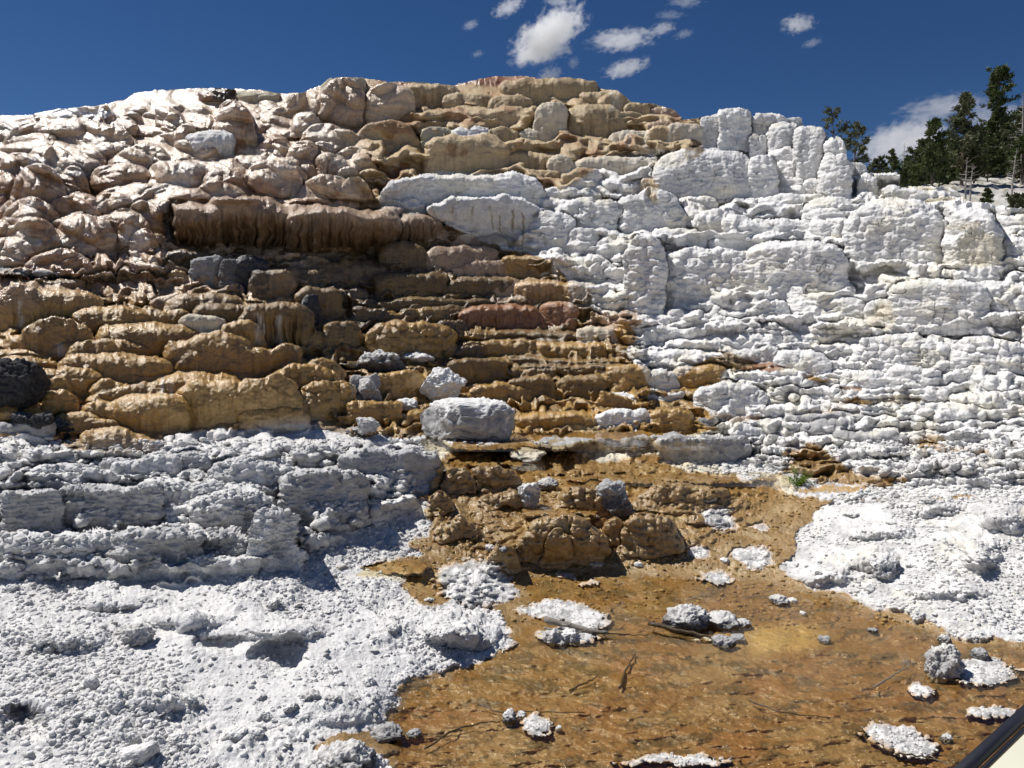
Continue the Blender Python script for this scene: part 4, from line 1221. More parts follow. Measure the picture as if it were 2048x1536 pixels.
for k, (u, vt) in enumerate(fill):
    if vt >= 326 or k >= 18: Yd, vb = rnd.uniform(44, 50), np.interp(u, [1740, 1800, 1880, 1960, 2048, 2120], [378, 384, 378, 358, 352, 340])
    else: Yd, vb = rnd.uniform(52, 60), np.interp(u, [1740, 1880, 1960, 2120], [378, 370, 352, 330])
    r_ = empty('pine_tree', at(u, vb, Yd))
    h = (vb - vt) * Yd / FPX
    s = h / 5.0
    r_.scale = (s * rnd.uniform(.95, 1.35),) * 2 + (s,); r_.rotation_euler = (0, 0, rnd.uniform(0, 6))
    tag(r_, 'dense dark green pine packed inside the shaded wood behind the white terraces', 'pine tree', 'dense dark pines filling the wood')
    for nm, me in zip(('trunk', 'crown'), pm[k % 4]):
        c = bpy.data.objects.new(nm, me); C.objects.link(c); c.parent = r_

# ------------------------------------------------------------------ water
def water_mat(name, tint, rough):
    m = bpy.data.materials.new(name); m.use_nodes = True
    N = m.node_tree.nodes; L = m.node_tree.links; N.remove(N['Principled BSDF'])
    tr = N.new('ShaderNodeBsdfTransparent'); tr.inputs[0].default_value = (*tint, 1)
    gl = N.new('ShaderNodeBsdfGlossy'); gl.inputs['Roughness'].default_value = rough; gl.inputs[0].default_value = (1, 1, 1, 1)
    fr = N.new('ShaderNodeFresnel'); fr.inputs[0].default_value = 1.33
    geo = N.new('ShaderNodeNewGeometry')
    no = N.new('ShaderNodeTexNoise'); no.inputs['Scale'].default_value = 14; no.inputs['Detail'].default_value = 3
    mp = N.new('ShaderNodeMapping'); mp.inputs['Scale'].default_value = (1, .5, 1)
    L.new(geo.outputs['Position'], mp.inputs[0]); L.new(mp.outputs[0], no.inputs[0])
    b = N.new('ShaderNodeBump'); b.inputs['Distance'].default_value = .007; b.inputs['Strength'].default_value = .45
    L.new(no.outputs[0], b.inputs['Height']); L.new(b.outputs[0], gl.inputs['Normal']); L.new(b.outputs[0], fr.inputs['Normal'])
    mx = N.new('ShaderNodeMixShader'); L.new(fr.outputs[0], mx.inputs[0]); L.new(tr.outputs[0], mx.inputs[1]); L.new(gl.outputs[0], mx.inputs[2])
    L.new(mx.outputs[0], N['Material Output'].inputs[0])
    return m
M_WAT = water_mat('clear_water', (.93, .88, .74), .04)
def water(name, poly, z):
    pts = []
    for u, v in poly:
        sx, sz = rays(u, v); Yw = (z - EYE) / sz
        pts.append((sx * Yw, Yw, z))
    o = simple_mesh(name, pts, [tuple(range(len(pts)))], M_WAT)
    if o.data.polygons[0].normal.z < 0: o.data.flip_normals()
    tag(o, kind='structure'); return o
water('water', [(690, 1120), (1000, 1120), (1600, 1120), (1700, 1180), (1900, 1240), (2400, 1290), (2600, 2300), (300, 2300), (560, 1560), (700, 1340), (960, 1280), (900, 1180)], 0.0)
water('pool_water', [(840, 866), (1400, 862), (1420, 900), (850, 904)], PZ[0] + .012)
water('pool_water', [(880, 912), (1090, 910), (1090, 942), (880, 942)], PZ[1] + .012)
water('pool_water', [(1060, 944), (1580, 944), (1580, 974), (1060, 974)], PZ[2] + .012)
water('pool_water', [(1030, 1014), (1210, 1014), (1210, 1036), (1030, 1036)], PZ[3] + .012)
water('pool_water', [(700, 1120), (870, 1120), (870, 1152), (700, 1152)], PZ[4] + .012)

# ------------------------------------------------------------------ rocks
import bmesh
def ico(sub):
    bm = bmesh.new(); bmesh.ops.create_icosphere(bm, subdivisions=sub, radius=1)
    v = np.array([x.co[:] for x in bm.verts], np.float32); f = [[l.index for l in x.verts] for x in bm.faces]; bm.free()
    return v, np.array(f)
ICO5, ICO4, ICO2 = ico(6), ico(5), ico(3)
RC = dict(w=(.72, .71, .69), g=(.38, .375, .37), d=(.15, .145, .14), k=(.045, .044, .046), y=(.45, .40, .30), m=(.55, .54, .52))
def rock_mesh(name, seed, dims, box=1.0, fret=.12, layer=0.0, c='g', c2='w', fine=None, parent=None, hi=False, wetk=0):
    v, f = ICO5 if hi else ICO4
    s = seed * 3.71
    e = 1 / box
    d = np.sign(v) * np.abs(v) ** e
    d = d / (np.abs(d) ** 6).sum(1)[:, None] ** (1 / 6) * (1 - e) + v * e if box > 1 else v.copy()
    w_ = d * np.array(dims, np.float32)
    sc = float(np.mean(dims))
    x, y, z = (w_[:, i] / sc for i in range(3))
    n = v / np.linalg.norm(v, axis=1)[:, None]
    dd = .12 * fbm(x * .9 + s, y * .9, z * .9, 2) + fret * fbm(x * 2.6 + s, y * 2.6, z * 2.6, 4, .6) - fret * .9 * np.abs(pn(x * 2 + s, y * 2, z * 2 + 5))
    for k in range(14 if box < 2 else 3):
        rg_ = np.random.RandomState(int(seed * 31 + k)); pnm = rg_.normal(size=3); pnm /= np.linalg.norm(pnm)
        nd = np.array(dims) * pnm; lim = np.linalg.norm(nd) * rg_.uniform(.62, .9)
        ov = np.maximum(0, w_ @ pnm - lim); w_ = w_ - ov[:, None] * pnm * .97
    x, y, z = (w_[:, i] / sc for i in range(3))
    ks = fine or max(1.0, sc / .09)
    dd = dd + .025 / ks * 2.0 * (lobe(x * ks * .8 + s, y * ks * .8, z * ks * .8) + .5 * lobe(x * ks * 2 + s, y * ks * 2, z * ks * 2)) + .05 * fbm(x * 8 + s, y * 8, z * 8, 3, .6)
    if layer: dd = dd + layer * pn(x * .8 + s, y * .8, z * 9 + .8 * pn(x * 2, y * 2, s))
    w_ = w_ + n * (dd * sc)[:, None] * .9
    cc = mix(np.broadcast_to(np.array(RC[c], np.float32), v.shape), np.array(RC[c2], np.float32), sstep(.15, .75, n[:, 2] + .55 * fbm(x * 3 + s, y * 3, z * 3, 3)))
    cc = cc * (1 + .25 * fbm(x * 6, y * 6, z * 6 + s, 3))[:, None]
    me = bpy.data.meshes.new(name)
    me.vertices.add(len(v)); me.vertices.foreach_set('co', w_.astype(np.float32).ravel())
    me.loops.add(len(f) * 3); me.loops.foreach_set('vertex_index', f.astype(np.int32).ravel())
    me.polygons.add(len(f)); me.polygons.foreach_set('loop_start', np.arange(0, len(f) * 3, 3, dtype=np.int32)); me.update(calc_edges=True); me.shade_smooth()
    a = me.attributes.new('tint', 'FLOAT_COLOR', 'POINT'); c4 = np.ones((len(v), 4), np.float32); c4[:, :3] = np.clip(cc, .01, .8); a.data.foreach_set('color', c4.ravel())
    a = me.attributes.new('wet', 'FLOAT', 'POINT'); a.data.foreach_set('value', np.full(len(v), wetk, np.float32))
    me.materials.append(M_ROCK)
    return me
rock_n = [0]
def rock(u, vb, a, h, lab, c='g', c2='w', name='rock', cat='rock', group=None, rz=0, depth=1.0, sink=.2, tilt=0, Yo=None, back=.35, **kw):
    rock_n[0] += 1
    p = surf(u, vb)
    Yd = Yo or p.y
    s = Yd / FPX
    dims = (a * s, a * s * depth * .8, h * s * .55)
    me = rock_mesh(name, rock_n[0], dims, c=c, c2=c2, **kw)
    o = bpy.data.objects.new(name, me); C.objects.link(o)
    b = at(u, vb, Yd)
    o.location = b + Vector((0, dims[1] * back, dims[2] * (1 - 2 * sink)))
    o.rotation_euler = (0, tilt, rz)
    tag(o, lab, cat, group)
    return o
ROCKS = '''
932 880 92 76 large grey square-cut block with a pale crumbly top beside the thin pool|g|w|box=2.6 fret=.07 depth=.9 hi=1 sink=.08 name=boulder
884 797 52 66 rounded white boulder bulging from the brown steps above the grey block|w|w|box=1.4 fret=.10 hi=1 name=boulder
752 742 60 44 dark grey craggy boulder lying on the ochre ledge|d|m|fret=.16 hi=1 name=boulder depth=.8
828 722 42 18 thin white crusted slab right of the dark craggy boulder|m|w|fret=.14
734 802 28 50 cracked grey rock wedged in the ochre lumps|g|m|fret=.14 box=1.4
735 862 26 30 small square grey stone left of the big grey block|g|m|box=1.8
722 872 38 20 dark flat stone in front of the small square grey stone|d|g|fret=.14
812 818 28 24 pale knobbly stone perched on the ochre step left of the grey block|g|w|fret=.16
1228 1034 46 82 dark grey pointed boulder standing in the ochre flow|d|g|fret=.14 hi=1 name=boulder layer=.03
1056 1012 27 56 white-capped crooked rock with a dark shaded foot on the ochre lumps|g|w|fret=.2
1096 978 24 22 small grey stone touching the right side of the white-capped rock|d|m|fret=.16
1050 922 44 26 low grey crust with white rim on the ochre flow below the thin pool|g|w|fret=.15 layer=.04
26 828 62 108 large black boulder at the left edge among ochre mounds|k|k|fret=.14 hi=1 name=boulder sink=.02
-14 800 36 84 blackish boulder cut by the left edge behind the largest black boulder|k|k|fret=.14 name=boulder
38 846 26 24 small black stone under the largest black boulder|k|d|fret=.2
80 852 24 32 black stone between the small black stone and the fin-shaped one|k|d|fret=.2
128 878 23 52 fin-shaped black rock nearest to the ochre pillows|k|d|fret=.2 box=1.3
922 1296 42 58 chunky pale boulder with a shaded side on the white mound|m|w|fret=.16 box=1.3 name=boulder
874 1288 18 32 thin upright white shard left of the chunky pale boulder|m|w|fret=.2
958 1300 20 38 leaning grey shard right of the chunky pale boulder|g|m|fret=.2 tilt=.4
1108 1290 22 34 left one of the grey stones huddled below the driftwood|g|m|fret=.2
1142 1290 24 32 right one of the grey stones huddled below the driftwood|g|w|fret=.2
1124 1296 11 14 tiny stone between the two grey stones below the driftwood|d|g|fret=.2
1380 1262 62 52 layered dark grey slab with pale top standing in the orange shallows|d|m|fret=.14 layer=.07 hi=1 depth=.7
1446 1258 46 36 layered grey slab right of the larger layered slab|d|m|fret=.14 layer=.07
1486 1256 20 18 small rounded grey rock at the right end of the layered slabs|d|m|fret=.16
1446 1294 28 20 flat wavy grey stone in the water below the layered slabs|d|g|fret=.16 layer=.06
1478 1284 22 11 narrow dark stone tip beside the flat wavy stone|d|g|fret=.16
1418 1284 11 11 cream pebble at the end of the wet stick|y|w|fret=.1
1396 1286 10 9 second cream pebble left of the first one at the wet stick|y|w|fret=.1
1888 1350 40 74 rough speckled grey rock with a pointed top at the right pool edge|g|m|fret=.22 hi=1 depth=.9 sink=.22 layer=.04 tilt=.25
1890 1290 14 26 small grey knob perched on the speckled grey rock|d|m|fret=.2
1964 1318 20 26 small dark angular stone right of the speckled grey rock|d|g|fret=.2
1017 1452 17 40 upright white-topped stone in the middle of the orange pool|d|w|fret=.2
1041 1442 13 22 smaller pale stone beside the upright one in the orange pool|g|w|fret=.2
1117 1462 8 12 single round pebble alone right of the upright pool stone|m|w|fret=.1
772 1482 38 32 dark grey wavy stone at the left shore of the orange pool|d|g|fret=.16 layer=.06
828 1474 18 14 small flat grey stone right of the dark wavy stone|d|g|fret=.16
690 1552 80 66 broad grey ridged slab at the bottom edge left of the pool|d|m|fret=.12 layer=.06 hi=1 depth=.7
1450 1126 12 11 smooth white egg-shaped stone at the upper pool edge|w|w|fret=.05
1278 1134 11 10 small white stone alone near the foot of the ochre lumps|w|w|fret=.08
1586 1206 12 11 white oval pebble right of a crusty grey stone in the pool|w|w|fret=.06
1560 1210 22 20 crusty grey stone left of the white oval pebble|g|m|fret=.2
1606 1232 8 10 little pale stone standing alone in the upper pool|m|w|fret=.1
1740 1182 13 16 smooth white oval stone half sunk in the right white bank|w|w|fret=.05
1748 1268 12 14 small dark pebble on the shallow ridge in the right pool|d|g|fret=.2
1650 1286 16 14 dark stone at the left end of the shallow ridge|d|g|fret=.2
1895 1486 14 18 small grey-topped black stone near the sign|d|m|fret=.2
276 1522 50 34 long pale slab tilted at the bottom left|m|w|fret=.12 box=1.5 tilt=-.2 depth=.6
470 1482 26 26 grey angular stone on the near gravel left of a longer chip|g|w|fret=.14 box=1.4
505 1478 32 22 long pale chip right of the grey angular stone|m|w|fret=.14 depth=.6
182 1386 17 44 oval white stone standing on the gravel slope|m|w|fret=.12
350 1486 24 22 pale stone behind the long tilted slab|m|w|fret=.14
366 1492 26 14 flat chip beside the pale stone behind the slab|m|w|fret=.14
270 1290 32 44 grey boulder half buried in the rubble below the left ledges|g|m|fret=.2
250 1275 26 26 craggy grey lump touching the half buried boulder|g|m|fret=.2
96 1305 14 14 round grey stone on the left gravel slope|g|m|fret=.14
680 1138 16 10 brown-grey flat stone at the tip of the orange seep|y|m|fret=.1
620 1400 22 18 dark-edged chip on the gravel above the pool shore|g|m|fret=.2
664 1404 18 16 dull grey stone right of the dark-edged chip|g|m|fret=.2
1705 1036 16 12 small grey stone on the white right bank by the seep|g|w|fret=.2
1856 1008 20 12 grey lump at the end of the thin seep on the right bank|g|m|fret=.2
1770 1150 46 50 grey fretted boulder bulging out of the right white bank|g|w|fret=.14 hi=1 name=boulder sink=.3
1940 870 26 20 dark-sided lump on the right white slope|g|w|fret=.2 sink=.3
978 1102 13 14 brownish stone with white cap near the tall ochre lump|g|w|fret=.2
1005 1104 12 10 small purple-grey chip left of the tall ochre lump|d|m|fret=.2
'''
for line in ROCKS.strip().splitlines():
    left, c, c2, opts = line.split('|')
    w = left.split(' ', 4)
    kw = {}
    for t in opts.split():
        k, x = t.split('=')
        kw[k] = x if k == 'name' else float(x)
    if kw.get('name') == 'boulder': kw['cat'] = 'boulder'
    kw['hi'] = bool(kw.get('hi', 0))
    rock(float(w[0]), float(w[1]), float(w[2]), float(w[3]), w[4], c, c2, rz=random.Random(rock_n[0]).uniform(-.5, .5) if 'box' not in kw else .1, **kw)

# loose stones strewn over the pale banks: a few dozen are things, the rest is gravel
rnd = random.Random(77)
base_rocks = [rock_mesh('stone', 300 + k, (1, .8, .62), fret=.2, c='m' if k % 2 else 'g', c2='w', fine=4) for k in range(8)]
BANKL = [(0, 1170), (600, 1180), (780, 1190), (960, 1220), (1000, 1290), (850, 1340), (780, 1400), (600, 1490), (560, 1536), (0, 1536)]
BANKR = [(1600, 1060), (2048, 980), (2048, 1270), (1900, 1250), (1640, 1165), (1580, 1130)]
big = 0
while big < 70:
    u, v = rnd.uniform(0, 2048), rnd.uniform(960, 1536)
    P_ = np.array([u]), np.array([v])
    inl, inr = inpoly(*P_, BANKL)[0], inpoly(*P_, BANKR)[0]
    if not (inl or (inr and rnd.random() < .5)): continue
    p = surf(u, v)
    o = bpy.data.objects.new('stone', base_rocks[big % 8]); C.objects.link(o)
    s = rnd.uniform(7, 17) * (rnd.random() ** 1.5 * .8 + .6) * p.y / FPX
    o.location = p + Vector((0, 0, s * .15)); o.scale = (s * rnd.uniform(.8, 1.5), s, s * rnd.uniform(.6, 1.1)); o.rotation_euler = (rnd.uniform(-.4, .4), rnd.uniform(-.4, .4), rnd.uniform(0, 6))
    tag(o, 'loose pale stone lying on the gravel of the left near bank' if inl else 'loose pale stone lying on the crust of the right white bank', 'stone', 'loose stones on the left bank' if inl else 'loose stones on the right bank')
    big += 1
def scatter(name, n, ok, smin, smax, seed, matc, lab, power=2.5):
    rg = np.random.RandomState(seed)
    v0, f0 = ico(1 if smax < .012 else 2)
    shapes = []
    for k in range(10):
        d = v0 * (1 + .30 * pn(v0[:, 0] * 1.3 + k * 3, v0[:, 1] * 1.3, v0[:, 2] * 1.3)[:, None] + .22 * pn(v0[:, 0] * 2.9 + k * 3, v0[:, 1] * 2.9, v0[:, 2] * 2.9)[:, None])
        shapes.append(d * np.array((1, rg.uniform(.6, 1), rg.uniform(.45, .8))))
    cand = np.argwhere(ok)
    # density even over ground area seen
    wgt = (Y[ok] ** 1.0); wgt = wgt / wgt.sum()
    pick = cand[rg.choice(len(cand), n, p=wgt)]
    allv, allf, allc = [], [], []
    base = 0
    for (i, j) in pick:
        p = np.array((Px[i, j], Py[i, j], Pz[i, j]))
        s = smin + (smax - smin) * rg.rand() ** power
        a = rg.uniform(0, 6.28); ca, sa = math.cos(a), math.sin(a)
        d = shapes[rg.randint(10)] * s * np.array((rg.uniform(.8, 1.3), 1, 1))
        d = np.stack([d[:, 0] * ca - d[:, 1] * sa, d[:, 0] * sa + d[:, 1] * ca, d[:, 2]], 1)
        d = d + p + np.array((rg.uniform(-.004, .004), rg.uniform(-.01, .01), s * .15))
        allv.append(d); allf.append(f0 + base); base += len(v0)
        g = rg.uniform(.75, 1.05) if rg.rand() > .1 else rg.uniform(.35, .7)
        allc.append(np.tile(np.array(matc) * g, (len(v0), 1)))
    vv = np.concatenate(allv); ff = np.concatenate(allf); cc = np.concatenate(allc)
    me = bpy.data.meshes.new(name)
    me.vertices.add(len(vv)); me.vertices.foreach_set('co', vv.astype(np.float32).ravel())
    me.loops.add(len(ff) * 3); me.loops.foreach_set('vertex_index', ff.astype(np.int32).ravel())
    me.polygons.add(len(ff)); me.polygons.foreach_set('loop_start', np.arange(0, len(ff) * 3, 3, dtype=np.int32)); me.update(calc_edges=True)
    a = me.attributes.new('tint', 'FLOAT_COLOR', 'POINT'); c4 = np.ones((len(vv), 4), np.float32); c4[:, :3] = np.clip(cc, .01, .8); a.data.foreach_set('color', c4.ravel())
    a = me.attributes.new('wet', 'FLOAT', 'POINT'); a.data.foreach_set('value', np.zeros(len(vv), np.float32))
    me.materials.append(M_ROCK)
    o = bpy.data.objects.new(name, me); C.objects.link(o); tag(o, lab, 'gravel', kind='stuff')
inview = (U > -300) & (U < 2500) & (V < 1600) & (V > 880)
gm = sstep(-.25, .35, fbm(Px / .8, Py / .8, Pz / .8 + 3, 3))
okb = (_rs.rand(*U.shape) < .12 + gm) & inview & (m_flow < .3) & (Y < 9.5) & (nz > .45)
scatter('gravel', 16000, okb & (V > 1100) & (U < 1100), .003, .024, 1, (.72, .71, .695), 'crumbled white travertine gravel covering the near left bank', 4.5)
scatter('gravel', 7000, okb & (U > 1400), .004, .026, 2, (.74, .73, .71), 'crumbled white travertine crust over the right bank', 4)
scatter('gravel', 5000, inview & (m_flow < .4) & (V < 1120) & (U < 1100) & (Y < 12) & (nz > .5), .006, .034, 3, (.66, .655, .64), 'grey white rubble lying on the left ledges', 3)
scatter('gravel', 3500, inview & (m_flow < .4) & (U > 1250) & (V < 1010) & (nz > .55) & (Y < 14), .008, .04, 5, (.74, .73, .71), 'white crumbs scattered on the lower right terraces', 3)
scatter('gravel', 2600, inview & (m_flow > .6) & (isl < .2) & (V < 1260) & (nz > .5), .005, .026, 4, (.38, .25, .10), 'ochre stained grit in the shallow stream', 3)
scatter('gravel', 2600, inview & (isl > .25), .003, .012, 6, (.72, .70, .67), 'white crumbs heaped on the little islands of the pool', 2)

# ------------------------------------------------------------------ sticks
def stick(name, pts, r0, r1, m, lab, cat='branch', group=None, seed=0, lift=.0, twigs=0, n=14):
    rnd = random.Random(seed)
    P = [at(u, v, Yd) for u, v, Yd in pts]
    res = []
    for i in range(n + 1):
        t = i / n * (len(P) - 1); k = min(int(t), len(P) - 2); res.append(P[k].lerp(P[k + 1], t - k) + Vector((rnd.gauss(0, .004), rnd.gauss(0, .004), rnd.gauss(0, .003) + lift)))
    V_, F_ = [], []
    tube(V_, F_, res, [r0 + (r1 - r0) * i / n * rnd.uniform(.85, 1.15) for i in range(n + 1)], 8)
    for k in range(twigs):
        i = rnd.randint(3, n - 1); d = (res[i] - res[i - 1]).normalized() + Vector((rnd.gauss(0, .5), rnd.gauss(0, .5), rnd.uniform(.0, .5)))
        tube(V_, F_, [res[i], res[i] + d * .05, res[i] + d * .11 + Vector((0, 0, .01))], [r1 * 1.2, r1 * .9, r1 * .4], 5)
    o = simple_mesh(name, V_, F_, m, smooth=True)
    tag(o, lab, cat, group)
    return o
def wy(v, z=.02):
    return (z - EYE) / rays(0, v)[1]
stick('driftwood', [(1090, 1239, wy(1252)), (1130, 1249, wy(1258)), (1180, 1262, wy(1266)), (1215, 1266, wy(1268))], .030, .014, M_DRIFT, 'thick grey weathered stick lying across the white heap', seed=1, twigs=2)
stick('driftwood', [(1180, 1265, wy(1268)), (1240, 1268, wy(1268)), (1300, 1270, wy(1270, .01))], .008, .003, M_WETW, 'thin dark twig trailing in water from the thick grey stick', seed=2)
stick('driftwood', [(1297, 1246, wy(1252)), (1350, 1259, wy(1262)), (1400, 1268, wy(1270)), (1424, 1276, wy(1276))], .020, .009, M_WETW, 'wet dark shiny stick half submerged below the layered slab', seed=3)
stick('driftwood', [(1088, 1256, wy(1262)), (1115, 1262, wy(1268)), (1150, 1272, wy(1275))], .012, .007, M_DRIFT, 'short broken branch under the thick grey stick', seed=4, twigs=2)
stick('twig', [(1748, 1374, wy(1374)), (1785, 1352, wy(1354)), (1806, 1340, wy(1344)), (1822, 1322, wy(1330))], .006, .003, M_DRIFT, 'thin bent twig poking out of the orange pool on the right', seed=5, twigs=3)
stick('twig', [(1790, 1506, wy(1508)), (1840, 1512, wy(1514)), (1880, 1522, wy(1526)), (1905, 1534, wy(1538))], .006, .003, M_WETW, 'dark thin root lying on the white heap by the sign', seed=6)
stick('twig', [(955, 1408, wy(1408, .0)), (1000, 1424, wy(1424, 0)), (1170, 1424, wy(1424, 0))], .006, .003, M_WETW, 'long dark twig sunk in the pool behind the upright stone', seed=7)
stick('twig', [(848, 1500, wy(1500, 0)), (900, 1464, wy(1464, 0)), (960, 1446, wy(1446, 0)), (1000, 1442, wy(1442, 0))], .006, .004, M_WETW, 'curved dark twig sunk in the pool left of the upright stone', seed=8)
stick('twig', [(1240, 1376, wy(1376, -.01)), (1248, 1350, wy(1350, -.01)), (1262, 1322, wy(1322, -.01)), (1270, 1308, wy(1308, -.01))], .011, .006, M_WETW, 'sunken ochre-coated root curving in the middle of the pool', seed=9)
stick('twig', [(1140, 1380, wy(1380, -.01)), (1180, 1362, wy(1362, -.01)), (1196, 1350, wy(1350, -.01))], .008, .003, M_WETW, 'short sunken root left of the curving one', seed=10)
stick('twig', [(1500, 1402, wy(1402, 0)), (1560, 1424, wy(1424, 0)), (1660, 1436, wy(1436, 0))], .006, .003, M_WETW, 'thin sunken twig in the right half of the pool', seed=11)
for k, q in enumerate([[(1382, 1196), (1405, 1190), (1436, 1204)], [(1402, 1188), (1420, 1186), (1442, 1200)], [(1372, 1202), (1392, 1192), (1420, 1186)], [(1375, 1192), (1395, 1198), (1420, 1212)]]):
    stick('grass_stem', [(a, b, wy(1208)) for a, b in q], .0022, .001, M_DEAD if k < 3 else M_WETW, 'dry straw stem lying over the water above the layered slab', 'grass stem', 'dry stems above the slab', seed=20 + k)

# ------------------------------------------------------------------ green herb on its white patch
p = surf(1595, 972)
root = empty('green_plant', p)
tag(root, 'small bright green herb growing on a white patch in the ochre flow', 'plant')
rnd = random.Random(4)
sv, sf, lv, lf = [], [], [], []
s = p.y / FPX
for k in range(34):
    a = rnd.uniform(0, 6.28); ln = rnd.uniform(12, 34) * s; up = rnd.uniform(.15, 1.1)
    if k < 5: ln = rnd.uniform(30, 42) * s; up = 2.2
    d = Vector((math.cos(a) * 1.1, math.sin(a) * .8, up)).normalized()
    pts = [Vector((0, 0, 0)), d * ln * .5 + Vector((0, 0, .1 * ln)), d * ln]
    tube(sv, sf, pts, [.004, .003, .0015], 4)
    for m_ in range(26):
        t = rnd.uniform(.2, 1.05); q0 = d * ln * t + Vector((0, 0, .08 * ln)) + Vector((rnd.gauss(0, 1), rnd.gauss(0, 1), rnd.gauss(0, .8))) * .016
        dd = Vector((rnd.gauss(0, 1), rnd.gauss(0, 1), rnd.gauss(.5, .7))).normalized() * rnd.uniform(.018, .034)
        s2 = dd.cross(Vector((rnd.gauss(0, 1), rnd.gauss(0, 1), rnd.gauss(0, 1)))).normalized() * .006
        b = len(lv); lv.extend([q0, q0 + dd * .5 + s2, q0 + dd, q0 + dd * .5 - s2]); lf.append((b, b + 1, b + 2, b + 3))
simple_mesh('stems', sv, sf, M_LEAF, root); simple_mesh('leaves', lv, lf, M_LEAF, root)

# ------------------------------------------------------------------ information sign in the lower right corner
A = at(1906, 1536, .95); B = at(2048, 1408, 1.13)
ex = (B - A).normalized()
nn = Vector((.10, -.55, .83)).normalized(); nn = (nn - ex * nn.dot(ex)).normalized()
ey = nn.cross(ex)
if ey.x < 0: ey = -ey
def slab(name, a0, a1, b0, b1, c0, c1, m, parent, bev=.003):
    bm = bmesh.new(); bmesh.ops.create_cube(bm, size=1)
    for v in bm.verts: v.co = Vector((a0 + (v.co.x + .5) * (a1 - a0), b0 + (v.co.y + .5) * (b1 - b0), c0 + (v.co.z + .5) * (c1 - c0)))
    bmesh.ops.bevel(bm, geom=bm.edges[:], offset=bev, segments=2, affect='EDGES')
    me = bpy.data.meshes.new(name); bm.to_mesh(me); bm.free(); me.materials.append(m); me.shade_smooth()
    o = bpy.data.objects.new(name, me); C.objects.link(o); o.parent = parent; return o
M_FRAME = mat('dark_metal', (.017, .018, .024), .45, .15, 60, .05, .5)
M_PANEL = mat('cream_panel', (.56, .55, .44), .5, .03, 8, 0, .4)
sg = empty('information_sign', A)
sg.matrix_world = Matrix((( ex.x, ey.x, nn.x, A.x), (ex.y, ey.y, nn.y, A.y), (ex.z, ey.z, nn.z, A.z), (0, 0, 0, 1)))
if Matrix(((ex.x, ey.x, nn.x), (ex.y, ey.y, nn.y), (ex.z, ey.z, nn.z))).determinant() < 0:
    nn = -nn
    sg.matrix_world = Matrix((( ex.x, ey.x, nn.x, A.x), (ex.y, ey.y, nn.y, A.y), (ex.z, ey.z, nn.z, A.z), (0, 0, 0, 1)))
    up_ = -1
else: up_ = 1
tag(sg, 'cream panel with a black frame cutting the lower right corner', 'sign')
z0, z1 = (-.035, 0) if up_ > 0 else (0, .035)
f1 = slab('frame', -.25, .65, 0, .018, z0, z1, M_FRAME, sg)
slab('frame', -.25, .65, .019, .026, z0 + (.002 if up_ < 0 else 0), z1 - (.008 if up_ > 0 else 0), M_FRAME, sg, .001)
slab('frame', -.25, .65, .582, .608, z0, z1, M_FRAME, sg)
slab('frame', -.277, -.251, 0, .608, z0, z1, M_FRAME, sg)
slab('frame', .651, .677, 0, .608, z0, z1, M_FRAME, sg)
slab('panel', -.249, .649, .0265, .581, z0 * .6, z1 * .6 if up_ < 0 else -.006, M_PANEL, sg, .001)
M_POST = mat('post_metal', (.03, .03, .032), .5, .1, 40, .05)
inv = sg.matrix_world.inverted()
for t in (.1, .4):
    c0 = A + ex * t + ey * .35 - nn * up_ * .04
    tv, tf = [], []
    tube(tv, tf, [inv @ c0, inv @ Vector((c0.x, c0.y, .6))], [.03, .03], 12)
    simple_mesh('post', tv, tf, M_POST, sg)

# ------------------------------------------------------------------ clouds: real volumes far behind the hill
def cloud_mat(name, dens, thr, nscale, seed):
    m = bpy.data.materials.new(name); m.use_nodes = True
    N = m.node_tree.nodes; L = m.node_tree.links; N.remove(N['Principled BSDF'])
    pv = N.new('ShaderNodeVolumePrincipled'); pv.inputs['Color'].default_value = (.99, .99, .99, 1); pv.inputs['Anisotropy'].default_value = .5
    tc = N.new('ShaderNodeTexCoord')
    ln = N.new('ShaderNodeVectorMath'); ln.operation = 'LENGTH'; L.new(tc.outputs['Object'], ln.inputs[0])
    mp = N.new('ShaderNodeMapping'); mp.inputs['Location'].default_value = (seed * 3.7, seed * 1.3, seed); mp.inputs['Scale'].default_value = (1.6, 1.0, 1.0)
    L.new(tc.outputs['Object'], mp.inputs[0])
    no = N.new('ShaderNodeTexNoise'); no.inputs['Scale'].default_value = nscale; no.inputs['Detail'].default_value = 6; no.inputs['Roughness'].default_value = .7
    L.new(mp.outputs[0], no.inputs['Vector'])
    a = N.new('ShaderNodeMath'); a.operation = 'SUBTRACT'; a.inputs[0].default_value = 1.0; L.new(ln.outputs['Value'], a.inputs[1])      # 1-r
    b = N.new('ShaderNodeMath'); b.operation = 'MULTIPLY_ADD'; L.new(a.outputs[0], b.inputs[0]); b.inputs[1].default_value = .40; L.new(no.outputs[0], b.inputs[2])
    c = N.new('ShaderNodeMapRange'); c.inputs[1].default_value = thr; c.inputs[2].default_value = thr + .12; c.inputs[3].default_value = 0; c.inputs[4].default_value = dens
    L.new(b.outputs[0], c.inputs[0]); 
    e = N.new('ShaderNodeMath'); e.operation = 'MULTIPLY'; L.new(c.outputs[0], e.inputs[0])
    f = N.new('ShaderNodeMapRange'); f.inputs[1].default_value = 0; f.inputs[2].default_value = .15; L.new(a.outputs[0], f.inputs[0]); L.new(f.outputs[0], e.inputs[1])
    L.new(e.outputs[0], pv.inputs['Density']); L.new(pv.outputs[0], N['Material Output'].inputs['Volume'])
    return m
icov, icof = ico(3)
cm_ = bpy.data.meshes.new('cloud'); cm_.from_pydata([tuple(map(float, v)) for v in icov], [], [tuple(map(int, f)) for f in icof])
YC = 2500.0
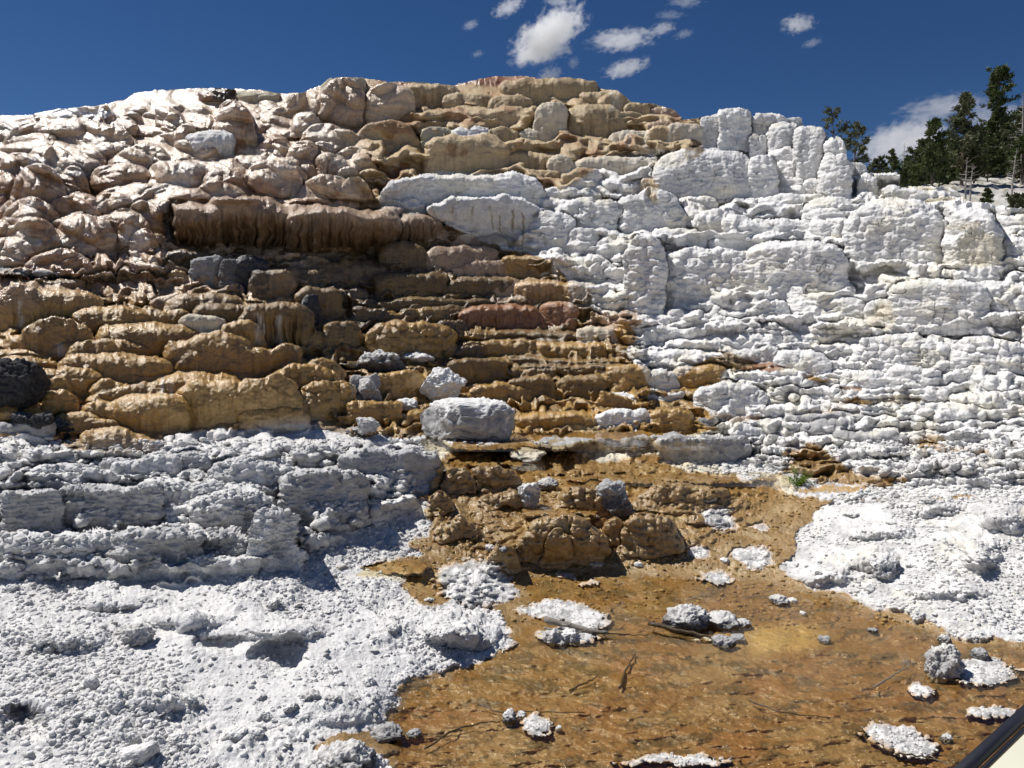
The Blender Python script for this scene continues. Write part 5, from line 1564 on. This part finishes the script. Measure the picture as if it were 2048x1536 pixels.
def cloud(u, v, a, b, rot, lab, dens=.02, thr=.62, ns=1.6, seed=0, parent=None):
    me = cm_.copy(); me.materials.append(cloud_mat('cloud_vapour', dens, thr, ns, seed))
    o = bpy.data.objects.new('puff' if parent else 'cloud', me); C.objects.link(o)
    o.location = at(u, v, YC); s = YC / FPX
    o.scale = (a * s, (a + b) * .5 * s, b * s); o.rotation_euler = (0, R(-rot), 0)
    if parent:
        bpy.context.view_layer.update(); o.parent = parent; o.matrix_parent_inverse = parent.matrix_world.inverted()
    else: tag(o, lab, 'cloud', 'small fair weather clouds')
    return o
big_c = cloud(1098, 68, 104, 46, 32, 'largest bright white cloud, ragged, above the summit', .028, .615, 2.8, 1)
cloud(1080, 104, 75, 30, 8, '', .022, .64, 1.9, 2, big_c)
for i, (u, v, a, b, rot, lab, de, th) in enumerate([
        (1018, 14, 48, 18, 25, 'small cloud at the top edge left of the largest cloud', .02, .64), (1112, 2, 36, 10, 0, 'cloud sliver cut by the top edge above the largest cloud', .02, .64),
        (941, 50, 24, 12, 20, 'tiny wisp left of the largest cloud', .014, .65), (955, 108, 20, 9, 15, 'faintest little wisp low left of the largest cloud', .01, .65),
        (1245, 80, 92, 24, 5, 'long ragged cloud right of the largest one', .016, .64), (1325, 57, 36, 15, 8, 'small cloud just above the right end of the long ragged cloud', .018, .64),
        (1368, 68, 30, 12, 15, 'faint wisp to the right of the long ragged cloud', .009, .65), (1340, 30, 44, 10, 0, 'thin faint streak near the top, right of centre', .007, .65), (1372, 3, 52, 12, 0, 'thin cloud cut by the top edge right of centre', .01, .65),
        (1252, 136, 60, 20, 14, 'flat bright cloud just above the summit on its right side', .02, .62), (1100, 150, 34, 20, 20, 'cloud puff touching the summit skyline', .018, .62),
        (1147, 126, 18, 16, 50, 'tiny wisp between the largest cloud and the flat bright one', .014, .64), (1596, 48, 46, 22, 0, 'small rounded cloud alone in the upper right sky', .02, .64), (1624, 86, 28, 11, 15, 'small wisp below the rounded cloud in the upper right sky', .014, .64),
        (1805, 285, 105, 52, 12, 'broad soft cloud behind the wood on the right', .012, .58), (1890, 214, 110, 30, 5, 'thin veil of cloud behind the tallest pines', .007, .62), (1990, 240, 80, 46, 0, 'hazy cloud seen between the tallest pine and right edge', .006, .60)]):
    cloud(u, v, a, b, rot, lab, de, th, 2.9, i + 5)
